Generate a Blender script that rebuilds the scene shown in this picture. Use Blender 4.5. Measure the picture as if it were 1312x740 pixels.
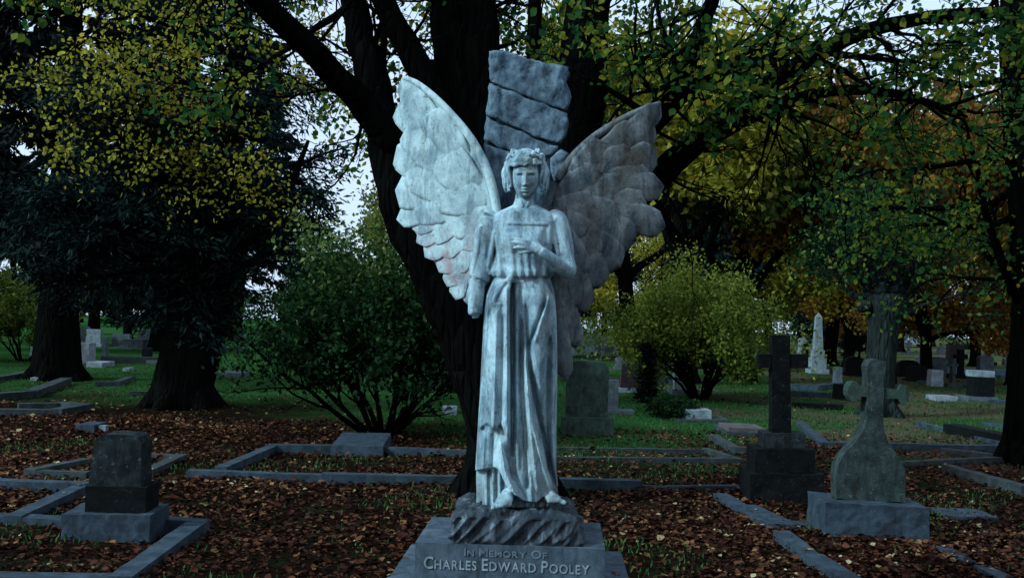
import bpy, bmesh, math, random
import numpy as np
from mathutils import Vector, Matrix, noise

for o in list(bpy.data.objects):
    bpy.data.objects.remove(o, do_unlink=True)
scene = bpy.context.scene
COL = scene.collection
random.seed(7)
RNG = np.random.default_rng(7)
R = math.radians

# ------------------------------------------------------------------ camera
PITCH, ROLL, CAM_H, FPX = math.atan(43.0 / 1276.0), R(1.5), 1.65, 1276.0
cam_data = bpy.data.cameras.new('camera')
cam_data.sensor_width = 36.0
cam_data.lens = 36.0 * FPX / 1312.0
cam_data.clip_start = 0.05
cam_data.clip_end = 2000.0
cam = bpy.data.objects.new('camera', cam_data)
COL.objects.link(cam)
cam.matrix_world = (Matrix.Translation((0, 0, CAM_H)) @ Matrix.Rotation(math.pi / 2 + PITCH, 4, 'X')
                    @ Matrix.Rotation(ROLL, 4, 'Z'))
scene.camera = cam

# ------------------------------------------------------------------ world and sun
SUN_ELEV, SUN_AZ = R(34), R(-116)      # azimuth from +Y, negative = to the left; the light comes from behind-left
world = bpy.data.worlds.new('World')
scene.world = world
world.use_nodes = True
wn = world.node_tree
wn.nodes.clear()
w_out = wn.nodes.new('ShaderNodeOutputWorld')
w_bg = wn.nodes.new('ShaderNodeBackground')
w_sky = wn.nodes.new('ShaderNodeTexSky')
w_sky.sky_type = 'NISHITA'
w_sky.sun_disc = False
w_sky.sun_elevation = SUN_ELEV
w_sky.sun_rotation = SUN_AZ
w_sky.air_density = 1.0
w_sky.dust_density = 4.0
w_sky.ozone_density = 2.0
w_bg.inputs['Strength'].default_value = 0.125
# an even veil of cloud over the clear-sky colour
w_mix = wn.nodes.new('ShaderNodeMix')
w_mix.data_type = 'RGBA'
w_mix.inputs[0].default_value = 0.75
w_mix.inputs[7].default_value = (5.2, 6.7, 8.5, 1)
wn.links.new(w_sky.outputs[0], w_mix.inputs[6])
wn.links.new(w_mix.outputs[2], w_bg.inputs['Color'])
wn.links.new(w_bg.outputs[0], w_out.inputs['Surface'])

sun_data = bpy.data.lights.new('sun', 'SUN')
sun_data.energy = 2.7
sun_data.angle = R(7)
sun_data.color = (0.54, 0.86, 1.0)
sun = bpy.data.objects.new('sun', sun_data)
COL.objects.link(sun)
sun_dir = Vector((math.sin(SUN_AZ) * math.cos(SUN_ELEV), math.cos(SUN_AZ) * math.cos(SUN_ELEV), math.sin(SUN_ELEV)))
sun.rotation_euler = sun_dir.to_track_quat('Z', 'Y').to_euler()
sun.location = (-6, -6, 8)

scene.view_settings.view_transform = 'Standard'
scene.view_settings.look = 'None'
scene.view_settings.gamma = 1.0
scene.view_settings.use_curve_mapping = False
scene.view_settings.exposure = 0.36
scene.render.engine = 'CYCLES'
# ------------------------------------------------------------------ pixels to places
def ray(px, py):
    u, v = (px - 656.0) / FPX, (370.0 - py) / FPX
    u0 = u * math.cos(ROLL) - v * math.sin(ROLL)
    v0 = u * math.sin(ROLL) + v * math.cos(ROLL)
    return Vector((u0, math.cos(PITCH) - v0 * math.sin(PITCH), math.sin(PITCH) + v0 * math.cos(PITCH)))

def P(px, py, Y):
    d = ray(px, py)
    k = Y / d.y
    return Vector((d.x * k, Y, CAM_H + d.z * k))

def G(px, py, z=0.0):
    d = ray(px, py)
    k = (z - CAM_H) / d.z
    return Vector((d.x * k, d.y * k, z))

def gz(x, y):
    """height of the gently uneven ground"""
    return (0.018 * np.sin(1.3 * x + 0.6 * y) * np.sin(1.1 * y - 0.4 * x + 1.0)
            + 0.010 * np.sin(3.1 * x - 1.7 * y + 0.5) + 0.008 * np.sin(2.3 * y + 2.9 * x))

# ------------------------------------------------------------------ object helpers
def thing(name, label, cat, loc=(0, 0, 0), rz=0.0, group=None):
    o = bpy.data.objects.new(name, None)
    COL.objects.link(o)
    o.empty_display_size = 0.2
    o.location = loc
    o.rotation_euler = (0, 0, rz)
    o['label'] = label
    o['category'] = cat
    if group:
        o['group'] = group
    return o

def link_mesh(name, me, mat, parent=None):
    o = bpy.data.objects.new(name, me)
    COL.objects.link(o)
    if mat is not None and len(me.materials) == 0:
        me.materials.append(mat)
    if parent is not None:
        o.parent = parent
    return o

def bm_obj(name, bm, mat, parent=None, smooth=False, off=None):
    if off is not None:
        bmesh.ops.translate(bm, verts=bm.verts, vec=-Vector(off))
    me = bpy.data.meshes.new(name)
    bmesh.ops.recalc_face_normals(bm, faces=bm.faces)
    bm.to_mesh(me)
    bm.free()
    if smooth:
        me.polygons.foreach_set('use_smooth', [True] * len(me.polygons))
    return link_mesh(name, me, mat, parent)

def add_box(bm, x0, x1, y0, y1, z0, z1, taper=0.0):
    """box; taper shrinks the top by that many metres on each side"""
    vs = [bm.verts.new((x, y, z)) for z, t in ((z0, 0), (z1, taper)) for x, y in
          ((x0 + t, y0 + t), (x1 - t, y0 + t), (x1 - t, y1 - t), (x0 + t, y1 - t))]
    for f in ((3, 2, 1, 0), (4, 5, 6, 7), (0, 1, 5, 4), (1, 2, 6, 5), (2, 3, 7, 6), (3, 0, 4, 7)):
        bm.faces.new([vs[i] for i in f])
    return vs

def add_prism(bm, outline, y0, y1):
    """outline (x, z) pairs extruded from y0 (front) to y1 (back)"""
    a = [bm.verts.new((x, y0, z)) for x, z in outline]
    b = [bm.verts.new((x, y1, z)) for x, z in outline]
    n = len(a)
    bm.faces.new(a)
    bm.faces.new(b[::-1])
    for i in range(n):
        j = (i + 1) % n
        bm.faces.new((a[j], a[i], b[i], b[j]))

def bevel(bm, w, seg=2, ang=30):
    es = [e for e in bm.edges if len(e.link_faces) == 2 and e.calc_face_angle(0) > R(ang)]
    bmesh.ops.bevel(bm, geom=es, offset=w, segments=seg, affect='EDGES', profile=0.6, clamp_overlap=True)

def roughen(bm, step, amp, scale, seed=0.0):
    """cut long edges to about `step` and push the vertices about with noise"""
    bmesh.ops.triangulate(bm, faces=[f for f in bm.faces if len(f.verts) > 4])
    for _ in range(6):
        es = [e for e in bm.edges if e.calc_length() > step * 1.5]
        if not es:
            break
        bmesh.ops.subdivide_edges(bm, edges=es, cuts=1, use_grid_fill=True)
        bmesh.ops.triangulate(bm, faces=[f for f in bm.faces if len(f.verts) > 4])
    s = Vector((seed * 3.1, seed * 1.7, seed * 2.3))
    bm.normal_update()
    for v in bm.verts:
        q = v.co * scale + s
        v.co += v.normal * (noise.noise(q) * amp + noise.noise(q * 2.7) * amp * 0.5)

def tube_data(pts, radii, sides=8, cap=True):
    """vertices and faces of a tapered tube along points"""
    pts = [Vector(p) for p in pts]
    V, F = [], []
    n = len(pts)
    ref = Vector((0.31, 0.12, 0.94)).normalized()
    for i, p in enumerate(pts):
        d = (pts[min(i + 1, n - 1)] - pts[max(i - 1, 0)])
        if d.length < 1e-9:
            d = Vector((0, 0, 1))
        d.normalize()
        a = d.cross(ref)
        if a.length < 0.15:
            a = d.cross(Vector((1, 0, 0)))
        a.normalize()
        b = d.cross(a)
        for k in range(sides):
            t = 2 * math.pi * k / sides
            V.append(p + (a * math.cos(t) + b * math.sin(t)) * radii[i])
    for i in range(n - 1):
        for k in range(sides):
            k2 = (k + 1) % sides
            F.append((i * sides + k, i * sides + k2, (i + 1) * sides + k2, (i + 1) * sides + k))
    if cap:
        F.append(tuple(range(sides))[::-1])
        F.append(tuple((n - 1) * sides + k for k in range(sides)))
    return V, F

class MB:
    """collects vertices and faces into one mesh"""
    def __init__(self):
        self.V, self.F = [], []
    def add(self, V, F):
        b = len(self.V)
        self.V += [tuple(v) for v in V]
        self.F += [tuple(i + b for i in f) for f in F]
    def tube(self, pts, radii, sides=8, cap=True):
        self.add(*tube_data(pts, radii, sides, cap))
    def ball(self, c, r, axes=None, nu=12, nv=8):
        """ellipsoid; axes = 3 vectors already scaled, or r = radius / (rx, ry, rz)"""
        c = Vector(c)
        if axes is None:
            rr = (r, r, r) if not hasattr(r, '__len__') else r
            axes = (Vector((rr[0], 0, 0)), Vector((0, rr[1], 0)), Vector((0, 0, rr[2])))
        V = [c - axes[2]]
        for j in range(1, nv):
            ph = math.pi * j / nv - math.pi / 2
            for i in range(nu):
                th = 2 * math.pi * i / nu
                V.append(c + axes[0] * math.cos(ph) * math.cos(th) + axes[1] * math.cos(ph) * math.sin(th) + axes[2] * math.sin(ph))
        V.append(c + axes[2])
        F = []
        for i in range(nu):
            F.append((0, 1 + (i + 1) % nu, 1 + i))
            for j in range(nv - 2):
                a = 1 + j * nu
                F.append((a + i, a + (i + 1) % nu, a + nu + (i + 1) % nu, a + nu + i))
            a = 1 + (nv - 2) * nu
            F.append((a + i, a + (i + 1) % nu, len(V) - 1))
        self.add(V, F)
    def mesh(self, name, off=None):
        me = bpy.data.meshes.new(name)
        V = self.V
        if off is not None:
            V = [(v[0] - off[0], v[1] - off[1], v[2] - off[2]) for v in V]
        me.from_pydata(V, [], self.F)
        me.update()
        return me
    def build(self, name, mat, parent=None, smooth=True, off=None):
        me = self.mesh(name, off)
        if smooth:
            me.polygons.foreach_set('use_smooth', [True] * len(me.polygons))
        return link_mesh(name, me, mat, parent)

def np_mesh(name, V, F, rnd=None):
    """fast mesh from arrays: V (n,3), F (m,k); rnd = one number per face in attribute 'rnd'"""
    me = bpy.data.meshes.new(name)
    V = np.asarray(V, np.float32)
    F = np.asarray(F, np.int32)
    m, k = F.shape
    me.vertices.add(len(V))
    me.vertices.foreach_set('co', V.ravel())
    me.loops.add(m * k)
    me.loops.foreach_set('vertex_index', F.ravel())
    me.polygons.add(m)
    me.polygons.foreach_set('loop_start', np.arange(m, dtype=np.int32) * k)
    if rnd is not None:
        a = me.attributes.new('rnd', 'FLOAT', 'FACE')
        a.data.foreach_set('value', np.asarray(rnd, np.float32))
    me.update(calc_edges=True)
    return me

LEAF = np.array([(0, 0, 0), (-.26, .22, .07), (-.36, .52, .05), (0, 1.0, -.12), (.36, .52, .05), (.26, .22, .07)])
LEAF_F = np.array([(0, 3, 2, 1), (0, 5, 4, 3)])
KITE = np.array([(0, 0, 0), (-.33, .48, .08), (0, 1.0, -.08), (.33, .48, .08)])
KITE_F = np.array([(0, 2, 1), (0, 3, 2)])
NEEDLE = np.array([(0, 0, 0), (-.10, .45, .02), (0, 1.0, -.06), (.10, .45, .02)])

def unit(a):
    return a / np.maximum(np.linalg.norm(a, axis=1, keepdims=True), 1e-9)

def leaf_mesh(name, pos, axis, size, rnd, shape='leaf', up=None, wide=1.0):
    T, FF = {'leaf': (LEAF, LEAF_F), 'kite': (KITE, KITE_F), 'needle': (NEEDLE, KITE_F)}[shape]
    n = len(pos)
    axis = unit(np.asarray(axis, float))
    ref = RNG.normal(size=(n, 3)) if up is None else np.asarray(up, float)
    side = unit(np.cross(axis, ref))
    nrm = np.cross(side, axis)
    s = np.asarray(size, float).reshape(-1, 1)
    V = np.empty((n, len(T), 3))
    for i, t in enumerate(T):
        V[:, i] = pos + s * (t[0] * wide * side + t[1] * axis + t[2] * nrm)
    F = (np.arange(n)[:, None, None] * len(T) + FF[None]).reshape(-1, FF.shape[1])
    return np_mesh(name, V.reshape(-1, 3), F, np.repeat(rnd, len(FF)))

def copy_tree(o, parent=None):
    c = o.copy()
    COL.objects.link(c)
    c.parent = parent
    for ch in o.children:
        copy_tree(ch, c)
    return c

# ------------------------------------------------------------------ materials
class NT:
    def __init__(self, name):
        self.m = bpy.data.materials.new(name)
        self.m.use_nodes = True
        self.t = self.m.node_tree
        self.t.nodes.clear()
        self.out = self.t.nodes.new('ShaderNodeOutputMaterial')
    def n(self, kind, **kw):
        nd = self.t.nodes.new(kind)
        for k, v in kw.items():
            if k in nd.inputs:
                nd.inputs[k].default_value = v
            else:
                setattr(nd, k, v)
        return nd
    def l(self, a, b):
        self.t.links.new(a, b)
    def coords(self, scale=(1, 1, 1), kind='Object', jitter=True):
        tc = self.n('ShaderNodeTexCoord')
        mp = self.n('ShaderNodeMapping')
        mp.inputs['Scale'].default_value = scale
        self.l(tc.outputs[kind], mp.inputs['Vector'])
        if jitter:
            oi = self.n('ShaderNodeObjectInfo')
            mul = self.n('ShaderNodeMath', operation='MULTIPLY')
            mul.inputs[1].default_value = 37.0
            self.l(oi.outputs['Random'], mul.inputs[0])
            cx = self.n('ShaderNodeCombineXYZ')
            for i in range(3):
                self.l(mul.outputs[0], cx.inputs[i])
            self.l(cx.outputs[0], mp.inputs['Location'])
        return mp.outputs[0]
    def noise(self, vec, scale, detail=6.0, rough=0.6, dist=0.0):
        nd = self.n('ShaderNodeTexNoise')
        nd.inputs['Scale'].default_value = scale
        nd.inputs['Detail'].default_value = detail
        nd.inputs['Roughness'].default_value = rough
        nd.inputs['Distortion'].default_value = dist
        self.l(vec, nd.inputs['Vector'])
        return nd.outputs['Fac']
    def ramp(self, fac, stops, interp='LINEAR'):
        nd = self.n('ShaderNodeValToRGB')
        cr = nd.color_ramp
        cr.interpolation = interp
        while len(cr.elements) < len(stops):
            cr.elements.new(0.5)
        for e, (p, c) in zip(cr.elements, stops):
            e.position = p
            e.color = (c[0], c[1], c[2], 1) if hasattr(c, '__len__') else (c, c, c, 1)
        self.l(fac, nd.inputs['Fac'])
        return nd.outputs['Color']
    def mix(self, fac, a, b, mode='MIX'):
        nd = self.n('ShaderNodeMix', data_type='RGBA', blend_type=mode)
        for src, sock in ((fac, nd.inputs[0]), (a, nd.inputs[6]), (b, nd.inputs[7])):
            if hasattr(src, 'is_linked'):
                self.l(src, sock)
            elif hasattr(src, '__len__'):
                sock.default_value = (src[0], src[1], src[2], 1)
            else:
                sock.default_value = src
        return nd.outputs[2]
    def bsdf(self, color, rough=0.85, bump=None, bump_str=0.4, bump_dist=0.01, spec=0.08):
        b = self.n('ShaderNodeBsdfPrincipled')
        if hasattr(color, 'is_linked'):
            self.l(color, b.inputs['Base Color'])
        else:
            b.inputs['Base Color'].default_value = (*color, 1)
        if hasattr(rough, 'is_linked'):
            self.l(rough, b.inputs['Roughness'])
        else:
            b.inputs['Roughness'].default_value = rough
        b.inputs['Specular IOR Level'].default_value = spec
        if bump is not None:
            bp = self.n('ShaderNodeBump')
            bp.inputs['Strength'].default_value = bump_str
            bp.inputs['Distance'].default_value = bump_dist
            self.l(bump, bp.inputs['Height'])
            self.l(bp.outputs[0], b.inputs['Normal'])
        return b
    def done(self, shader):
        self.l(shader.outputs[0], self.out.inputs['Surface'])
        return self.m

def stone_mat(name, light, dark, scale=6.0, stain=None, stain_lo=0.52, stain_hi=0.68, lichen=None, streak=True,
              bump=0.5, rough=0.85, grain=90.0):
    t = NT(name)
    v = t.coords()
    n1 = t.noise(v, scale, 8, 0.65, 0.4)
    col = t.ramp(n1, [(0.30, dark), (0.66, light)])
    fine = t.noise(v, grain, 4, 0.7)
    col = t.mix(0.45, col, t.ramp(fine, [(0.3, 0.35), (0.7, 1.0)]), 'MULTIPLY')
    if stain is not None:
        vs = t.coords((1, 1, 0.22) if streak else (1, 1, 1))
        n2 = t.noise(vs, scale * 1.7, 6, 0.7, 0.6)
        col = t.mix(t.ramp(n2, [(stain_lo, 0.0), (stain_hi, 0.85)]), col, stain)
    if lichen is not None:
        n3 = t.noise(v, scale * 3.3, 5, 0.75, 0.2)
        col = t.mix(t.ramp(n3, [(0.60, 0.0), (0.66, 0.8)]), col, lichen)
    h = t.mix(0.5, n1, fine)
    return t.done(t.bsdf(col, rough, h, bump, 0.012))

def bark_mat(name, a, b, sc=9.0, bump=0.9):
    t = NT(name)
    v = t.coords((1, 1, 0.16))
    n1 = t.noise(v, sc, 8, 0.7, 0.8)
    vo = t.n('ShaderNodeTexVoronoi', feature='DISTANCE_TO_EDGE')
    vo.inputs['Scale'].default_value = sc * 1.3
    t.l(v, vo.inputs['Vector'])
    ridge = t.ramp(vo.outputs['Distance'], [(0.0, 0.0), (0.25, 1.0)])
    col = t.mix(t.ramp(n1, [(0.3, 0.0), (0.7, 1.0)]), a, b)
    moss = t.noise(t.coords(), 3.0, 5, 0.6)
    col = t.mix(t.ramp(moss, [(0.55, 0.0), (0.75, 0.5)]), col, (b[0] * 0.9, b[1] * 1.25, b[2] * 0.8))
    h = t.mix(0.45, ridge, n1)
    return t.done(t.bsdf(col, 1.0, h, bump, 0.06, 0.0))

def leaf_mat(name, stops, trans=0.35, rough=0.6, spec=0.06):
    t = NT(name)
    at = t.n('ShaderNodeAttribute', attribute_name='rnd')
    col = t.ramp(at.outputs['Fac'], stops)
    oi = t.n('ShaderNodeObjectInfo')
    hsv = t.n('ShaderNodeHueSaturation')
    mr = t.n('ShaderNodeMapRange')
    mr.inputs['To Min'].default_value = 0.8
    mr.inputs['To Max'].default_value = 1.2
    t.l(oi.outputs['Random'], mr.inputs['Value'])
    t.l(mr.outputs[0], hsv.inputs['Value'])
    t.l(col, hsv.inputs['Color'])
    b = t.bsdf(hsv.outputs[0], rough, spec=spec)
    tr = t.n('ShaderNodeBsdfTranslucent')
    t.l(hsv.outputs[0], tr.inputs['Color'])
    mx = t.n('ShaderNodeMixShader')
    mx.inputs[0].default_value = trans
    t.l(b.outputs[0], mx.inputs[1])
    t.l(tr.outputs[0], mx.inputs[2])
    return t.done(mx)

M = {}
M['granite'] = stone_mat('grey_blue_granite', (0.066, 0.092, 0.122), (0.020, 0.029, 0.039), 9, (0.03, 0.035, 0.036), 0.5, 0.7, streak=False, bump=0.6, grain=120)
M['kerb'] = stone_mat('kerb_granite', (0.068, 0.096, 0.125), (0.020, 0.030, 0.040), 7, (0.025, 0.032, 0.026), 0.5, 0.7, streak=False, bump=0.6)
M['kerb_dark'] = stone_mat('old_kerb_stone', (0.075, 0.09, 0.095), (0.025, 0.03, 0.03), 7, (0.02, 0.028, 0.018), 0.5, 0.7, streak=False, bump=0.7)
M['mossy'] = stone_mat('green_mossy_stone', (0.065, 0.10, 0.08), (0.022, 0.036, 0.03), 8, (0.012, 0.02, 0.015), 0.5, 0.72, (0.10, 0.13, 0.11), bump=0.7)
M['black_stone'] = stone_mat('blackened_stone', (0.009, 0.011, 0.012), (0.0025, 0.003, 0.003), 9, (0.006, 0.006, 0.006), 0.5, 0.7, (0.045, 0.052, 0.05), bump=0.7)
M['dark_lichen'] = stone_mat('dark_lichened_stone', (0.036, 0.046, 0.050), (0.006, 0.008, 0.008), 10, (0.009, 0.011, 0.010), 0.45, 0.62, (0.10, 0.12, 0.11), bump=0.7)
M['grey_green'] = stone_mat('grey_green_sandstone', (0.060, 0.080, 0.078), (0.014, 0.020, 0.019), 9, (0.018, 0.022, 0.016), 0.46, 0.66, (0.15, 0.175, 0.155), bump=0.7)
M['pale'] = stone_mat('pale_marble', (0.34, 0.39, 0.42), (0.14, 0.165, 0.18), 7, (0.15, 0.16, 0.15), 0.55, 0.75, bump=0.4)
M['grey'] = stone_mat('grey_stone', (0.14, 0.17, 0.19), (0.05, 0.06, 0.07), 7, (0.05, 0.055, 0.05), 0.5, 0.7, bump=0.5)
M['red_granite'] = stone_mat('brown_red_granite', (0.055, 0.035, 0.038), (0.025, 0.016, 0.018), 6, bump=0.3, rough=0.5)
M['pink_slab'] = stone_mat('pinkish_slab', (0.15, 0.125, 0.125), (0.07, 0.055, 0.055), 6, bump=0.4)
M['bark_dark'] = bark_mat('shade_dark_bark', (0.0015, 0.0015, 0.0015), (0.007, 0.007, 0.0065))  # near-black colour has the deep shade under the trees put into it
M['bark_brown'] = bark_mat('brown_bark', (0.014, 0.011, 0.009), (0.045, 0.036, 0.030))
M['bark_grey'] = bark_mat('grey_green_bark', (0.008, 0.010, 0.010), (0.032, 0.04, 0.038), 11)
M['leaf_green'] = leaf_mat('broad_green_leaf', [(0, (0.010, 0.06, 0.022)), (0.4, (0.030, 0.11, 0.028)), (0.65, (0.12, 0.18, 0.022)), (0.87, (0.32, 0.31, 0.03)), (1, (0.40, 0.20, 0.02))], 0.55)
M['leaf_yellow'] = leaf_mat('yellow_autumn_leaf', [(0, (0.05, 0.08, 0.012)), (0.35, (0.26, 0.26, 0.028)), (0.75, (0.52, 0.45, 0.06)), (1, (0.56, 0.34, 0.04))], 0.55)
M['leaf_ygreen'] = leaf_mat('yellow_green_leaf', [(0, (0.015, 0.035, 0.010)), (0.5, (0.09, 0.125, 0.02)), (0.85, (0.25, 0.25, 0.05)), (1, (0.38, 0.28, 0.05))], 0.45)
M['leaf_lime'] = leaf_mat('lime_yellow_leaf', [(0, (0.015, 0.035, 0.008)), (0.4, (0.10, 0.15, 0.02)), (0.75, (0.30, 0.33, 0.06)), (1, (0.48, 0.40, 0.08))], 0.5)
M['leaf_orange'] = leaf_mat('orange_autumn_leaf', [(0, (0.05, 0.03, 0.012)), (0.4, (0.16, 0.08, 0.02)), (0.75, (0.32, 0.15, 0.025)), (1, (0.40, 0.26, 0.04))], 0.4)
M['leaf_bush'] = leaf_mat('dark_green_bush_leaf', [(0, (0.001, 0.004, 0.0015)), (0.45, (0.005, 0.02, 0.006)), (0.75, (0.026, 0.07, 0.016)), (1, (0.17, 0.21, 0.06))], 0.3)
M['leaf_blue'] = leaf_mat('blue_green_needles', [(0, (0.0015, 0.005, 0.0045)), (0.6, (0.005, 0.015, 0.013)), (1, (0.024, 0.052, 0.045))], 0.15)
M['leaf_dark'] = leaf_mat('blackish_green_needles', [(0, (0.001, 0.002, 0.002)), (0.6, (0.003, 0.007, 0.006)), (1, (0.009, 0.018, 0.015))], 0.1)
M['litter'] = leaf_mat('fallen_leaf', [(0, (0.003, 0.0015, 0.001)), (0.35, (0.022, 0.007, 0.004)), (0.60, (0.068, 0.021, 0.011)), (0.80, (0.125, 0.046, 0.022)), (0.92, (0.23, 0.12, 0.045)), (1, (0.42, 0.36, 0.20))], 0.05, 0.7, 0.05)
M['grass'] = leaf_mat('grass_blade', [(0, (0.012, 0.045, 0.014)), (0.6, (0.032, 0.10, 0.028)), (1, (0.10, 0.16, 0.05))], 0.3)
# ------------------------------------------------------------------ the ground
def grass_mask(x, y):
    yb = np.interp(x, [-4.5, 0.3], [18.5, 11.6])
    w = np.sin(0.9 * x + 1.3) * 1.2 + np.sin(0.55 * y + 0.8 * x) * 1.3
    return np.clip((y - yb + w) / 3.0, 0, 1)

def build_ground():
    n = 230
    t = np.linspace(-1, 1, n)
    g = np.sinh(5.2 * t) / np.sinh(5.2)
    X, Y = np.meshgrid(g * 420.0, g * 420.0 + 12.0, indexing='ij')
    Z = gz(X, Y) * np.clip(1 - (np.hypot(X, Y - 12) - 40) / 40, 0, 1)
    V = np.stack([X, Y, Z], -1).reshape(-1, 3)
    i, j = np.meshgrid(np.arange(n - 1), np.arange(n - 1), indexing='ij')
    a = (i * n + j).ravel()
    F = np.stack([a, a + n, a + n + 1, a + 1], -1)
    me = np_mesh('ground', V, F)
    me.polygons.foreach_set('use_smooth', [True] * len(me.polygons))
    t = NT('soil_and_lawn')
    v = t.coords(jitter=False)
    sep = t.n('ShaderNodeSeparateXYZ')
    t.l(v, sep.inputs[0])
    mr = t.n('ShaderNodeMapRange')
    for k, val in (('From Min', -4.5), ('From Max', 0.3), ('To Min', 18.5), ('To Max', 11.6)):
        mr.inputs[k].default_value = val
    t.l(sep.outputs['X'], mr.inputs['Value'])
    sub = t.n('ShaderNodeMath', operation='SUBTRACT')
    t.l(sep.outputs['Y'], sub.inputs[0])
    t.l(mr.outputs[0], sub.inputs[1])
    big = t.noise(v, 0.35, 5, 0.6, 0.3)
    ad = t.n('ShaderNodeMath', operation='MULTIPLY_ADD')
    t.l(big, ad.inputs[0])
    ad.inputs[1].default_value = 9.0
    t.l(sub.outputs[0], ad.inputs[2])
    m2 = t.n('ShaderNodeMapRange')
    for k, val in (('From Min', 3.6), ('From Max', 7.5), ('To Min', 0.0), ('To Max', 1.0)):
        m2.inputs[k].default_value = val
    t.l(ad.outputs[0], m2.inputs['Value'])
    mid = t.noise(v, 2.2, 7, 0.7)
    fine = t.noise(v, 26.0, 6, 0.75)
    soil = t.ramp(fine, [(0.25, (0.004, 0.0025, 0.002)), (0.5, (0.010, 0.006, 0.004)), (0.72, (0.026, 0.013, 0.008))])
    soil = t.mix(t.ramp(mid, [(0.52, 0.0), (0.68, 0.75)]), soil, (0.016, 0.032, 0.012))
    lawn = t.ramp(t.noise(v, 14.0, 6, 0.75), [(0.25, (0.008, 0.028, 0.008)), (0.55, (0.022, 0.075, 0.019)), (0.8, (0.07, 0.13, 0.04))])
    bare = t.noise(v, 0.22, 6, 0.65, 0.5)
    leafy = t.ramp(fine, [(0.3, (0.05, 0.035, 0.025)), (0.6, (0.13, 0.085, 0.06)), (0.8, (0.22, 0.16, 0.11))])
    # drifts of leaves lie on the lawn farther back to the right
    drift = t.n('ShaderNodeMapRange')
    for k, val in (('From Min', -3.0), ('From Max', 6.0), ('To Min', -0.16), ('To Max', 0.06)):
        drift.inputs[k].default_value = val
    t.l(sep.outputs['X'], drift.inputs['Value'])
    da = t.n('ShaderNodeMath', operation='ADD')
    t.l(bare, da.inputs[0])
    t.l(drift.outputs[0], da.inputs[1])
    lawn = t.mix(t.ramp(da.outputs[0], [(0.50, 0.0), (0.60, 0.85)]), lawn, leafy)
    col = t.mix(m2.outputs[0], soil, lawn)
    o = link_mesh('ground', me, t.done(t.bsdf(col, 0.95, fine, 0.8, 0.03, 0.0)))
    o['kind'] = 'structure'
    o['label'] = 'cemetery ground, bare leaf-strewn soil in front and lawn behind'
    return o

build_ground()

def in_view(n, y0, y1, margin=1.12, power=1.0):
    """random ground spots inside the camera's cone, denser near"""
    y = y0 + (y1 - y0) * RNG.random(n) ** power
    x = (RNG.random(n) * 2 - 1) * y * 0.514 * margin
    return x, y

def build_grass():
    x1, y1 = in_view(90000, 11.0, 34.0, 1.1, 0.8)
    x2, y2 = in_view(17000, 4.0, 13.0, 1.1, 0.8)
    g1 = RNG.random(len(x1)) < grass_mask(x1, y1)
    moss = (np.sin(1.7 * x2 + 2.2 * np.sin(0.9 * y2)) + np.sin(2.1 * y2 - 1.3 * x2)) > 0.85
    g2 = RNG.random(len(x2)) < np.where(moss, 0.95, 0.07)
    x = np.concatenate([x1[g1], x2[g2]]); y = np.concatenate([y1[g1], y2[g2]])
    n = len(x)
    pos = np.stack([x, y, gz(x, y) - 0.005], -1)
    axis = np.stack([RNG.normal(0, .45, n), RNG.normal(0, .45, n), np.ones(n)], -1)
    me = leaf_mesh('lawn_grass', pos, axis, RNG.uniform(0.03, 0.07, n), RNG.random(n), 'needle', None, 1.3)
    o = link_mesh('lawn_grass', me, M['grass'])
    o['kind'] = 'stuff'
    o['label'] = 'short green grass of the lawn between the graves'
    o['category'] = 'grass'

build_grass()
# ------------------------------------------------------------------ trees and bushes
def gv(s=1.0):
    return Vector((random.gauss(0, s), random.gauss(0, s), random.gauss(0, s)))

def wander(p, d, L, n, jit, lift):
    pts = [Vector(p)]
    d = Vector(d).normalized()
    for _ in range(n):
        d = (d + gv(jit) + Vector((0, 0, lift))).normalized()
        pts.append(pts[-1] + d * (L / n))
    return pts, d

def grow(mb, tips, p, d, L, r, level, maxl, spread=0.8, lift=0.06, kids=(3, 5), jit=0.16, sides=7, rend=0.45):
    n = 5 if level < maxl else 3
    pts, dend = wander(p, d, L, n, jit, lift)
    rad = [max(r * (1 - (1 - rend) * i / n), 0.004) for i in range(n + 1)]
    mb.tube(pts, rad, max(sides - 2 * level, 3), cap=False)
    if level >= maxl:
        tips += pts[1:]
        return
    if level == maxl - 1:
        tips.append(pts[-1])
    for k in range(random.randint(*kids)):
        t = random.uniform(0.35, 1.0)
        i = min(int(t * n), n - 1)
        q = pts[i].lerp(pts[i + 1], t * n - i)
        ax = (pts[i + 1] - pts[i]).normalized()
        s = ax.cross(gv()).normalized()
        nd = ax * math.cos(spread) + s * math.sin(spread)
        grow(mb, tips, q, nd, L * random.uniform(0.5, 0.75), r * (1 - 0.55 * t) * 0.6, level + 1, maxl, spread, lift, kids, jit, sides, 0.4)
    # the leader goes on
    grow(mb, tips, pts[-1], dend, L * 0.62, rad[-1], level + 1, maxl, spread, lift, kids, jit, sides, 0.4)

def crown_from_tips(name, tips, n, size, blob, shape='kite', droop=0.3, wide=1.0, off=None):
    T = np.array([tuple(t) for t in tips])
    idx = RNG.integers(0, len(T), n)
    pos = T[idx] + RNG.normal(0, blob, (n, 3))
    axis = RNG.normal(0, 1, (n, 3))
    axis[:, 2] -= droop
    tone = RNG.random(len(T)) * 0.5
    rnd = np.clip(tone[idx] + RNG.random(n) * 0.5, 0, 1)
    if off is not None:
        pos = pos - np.array(tuple(off))
    return leaf_mesh(name, pos, axis, RNG.uniform(0.65, 1.25, n) * size, rnd, shape, None, wide)

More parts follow.
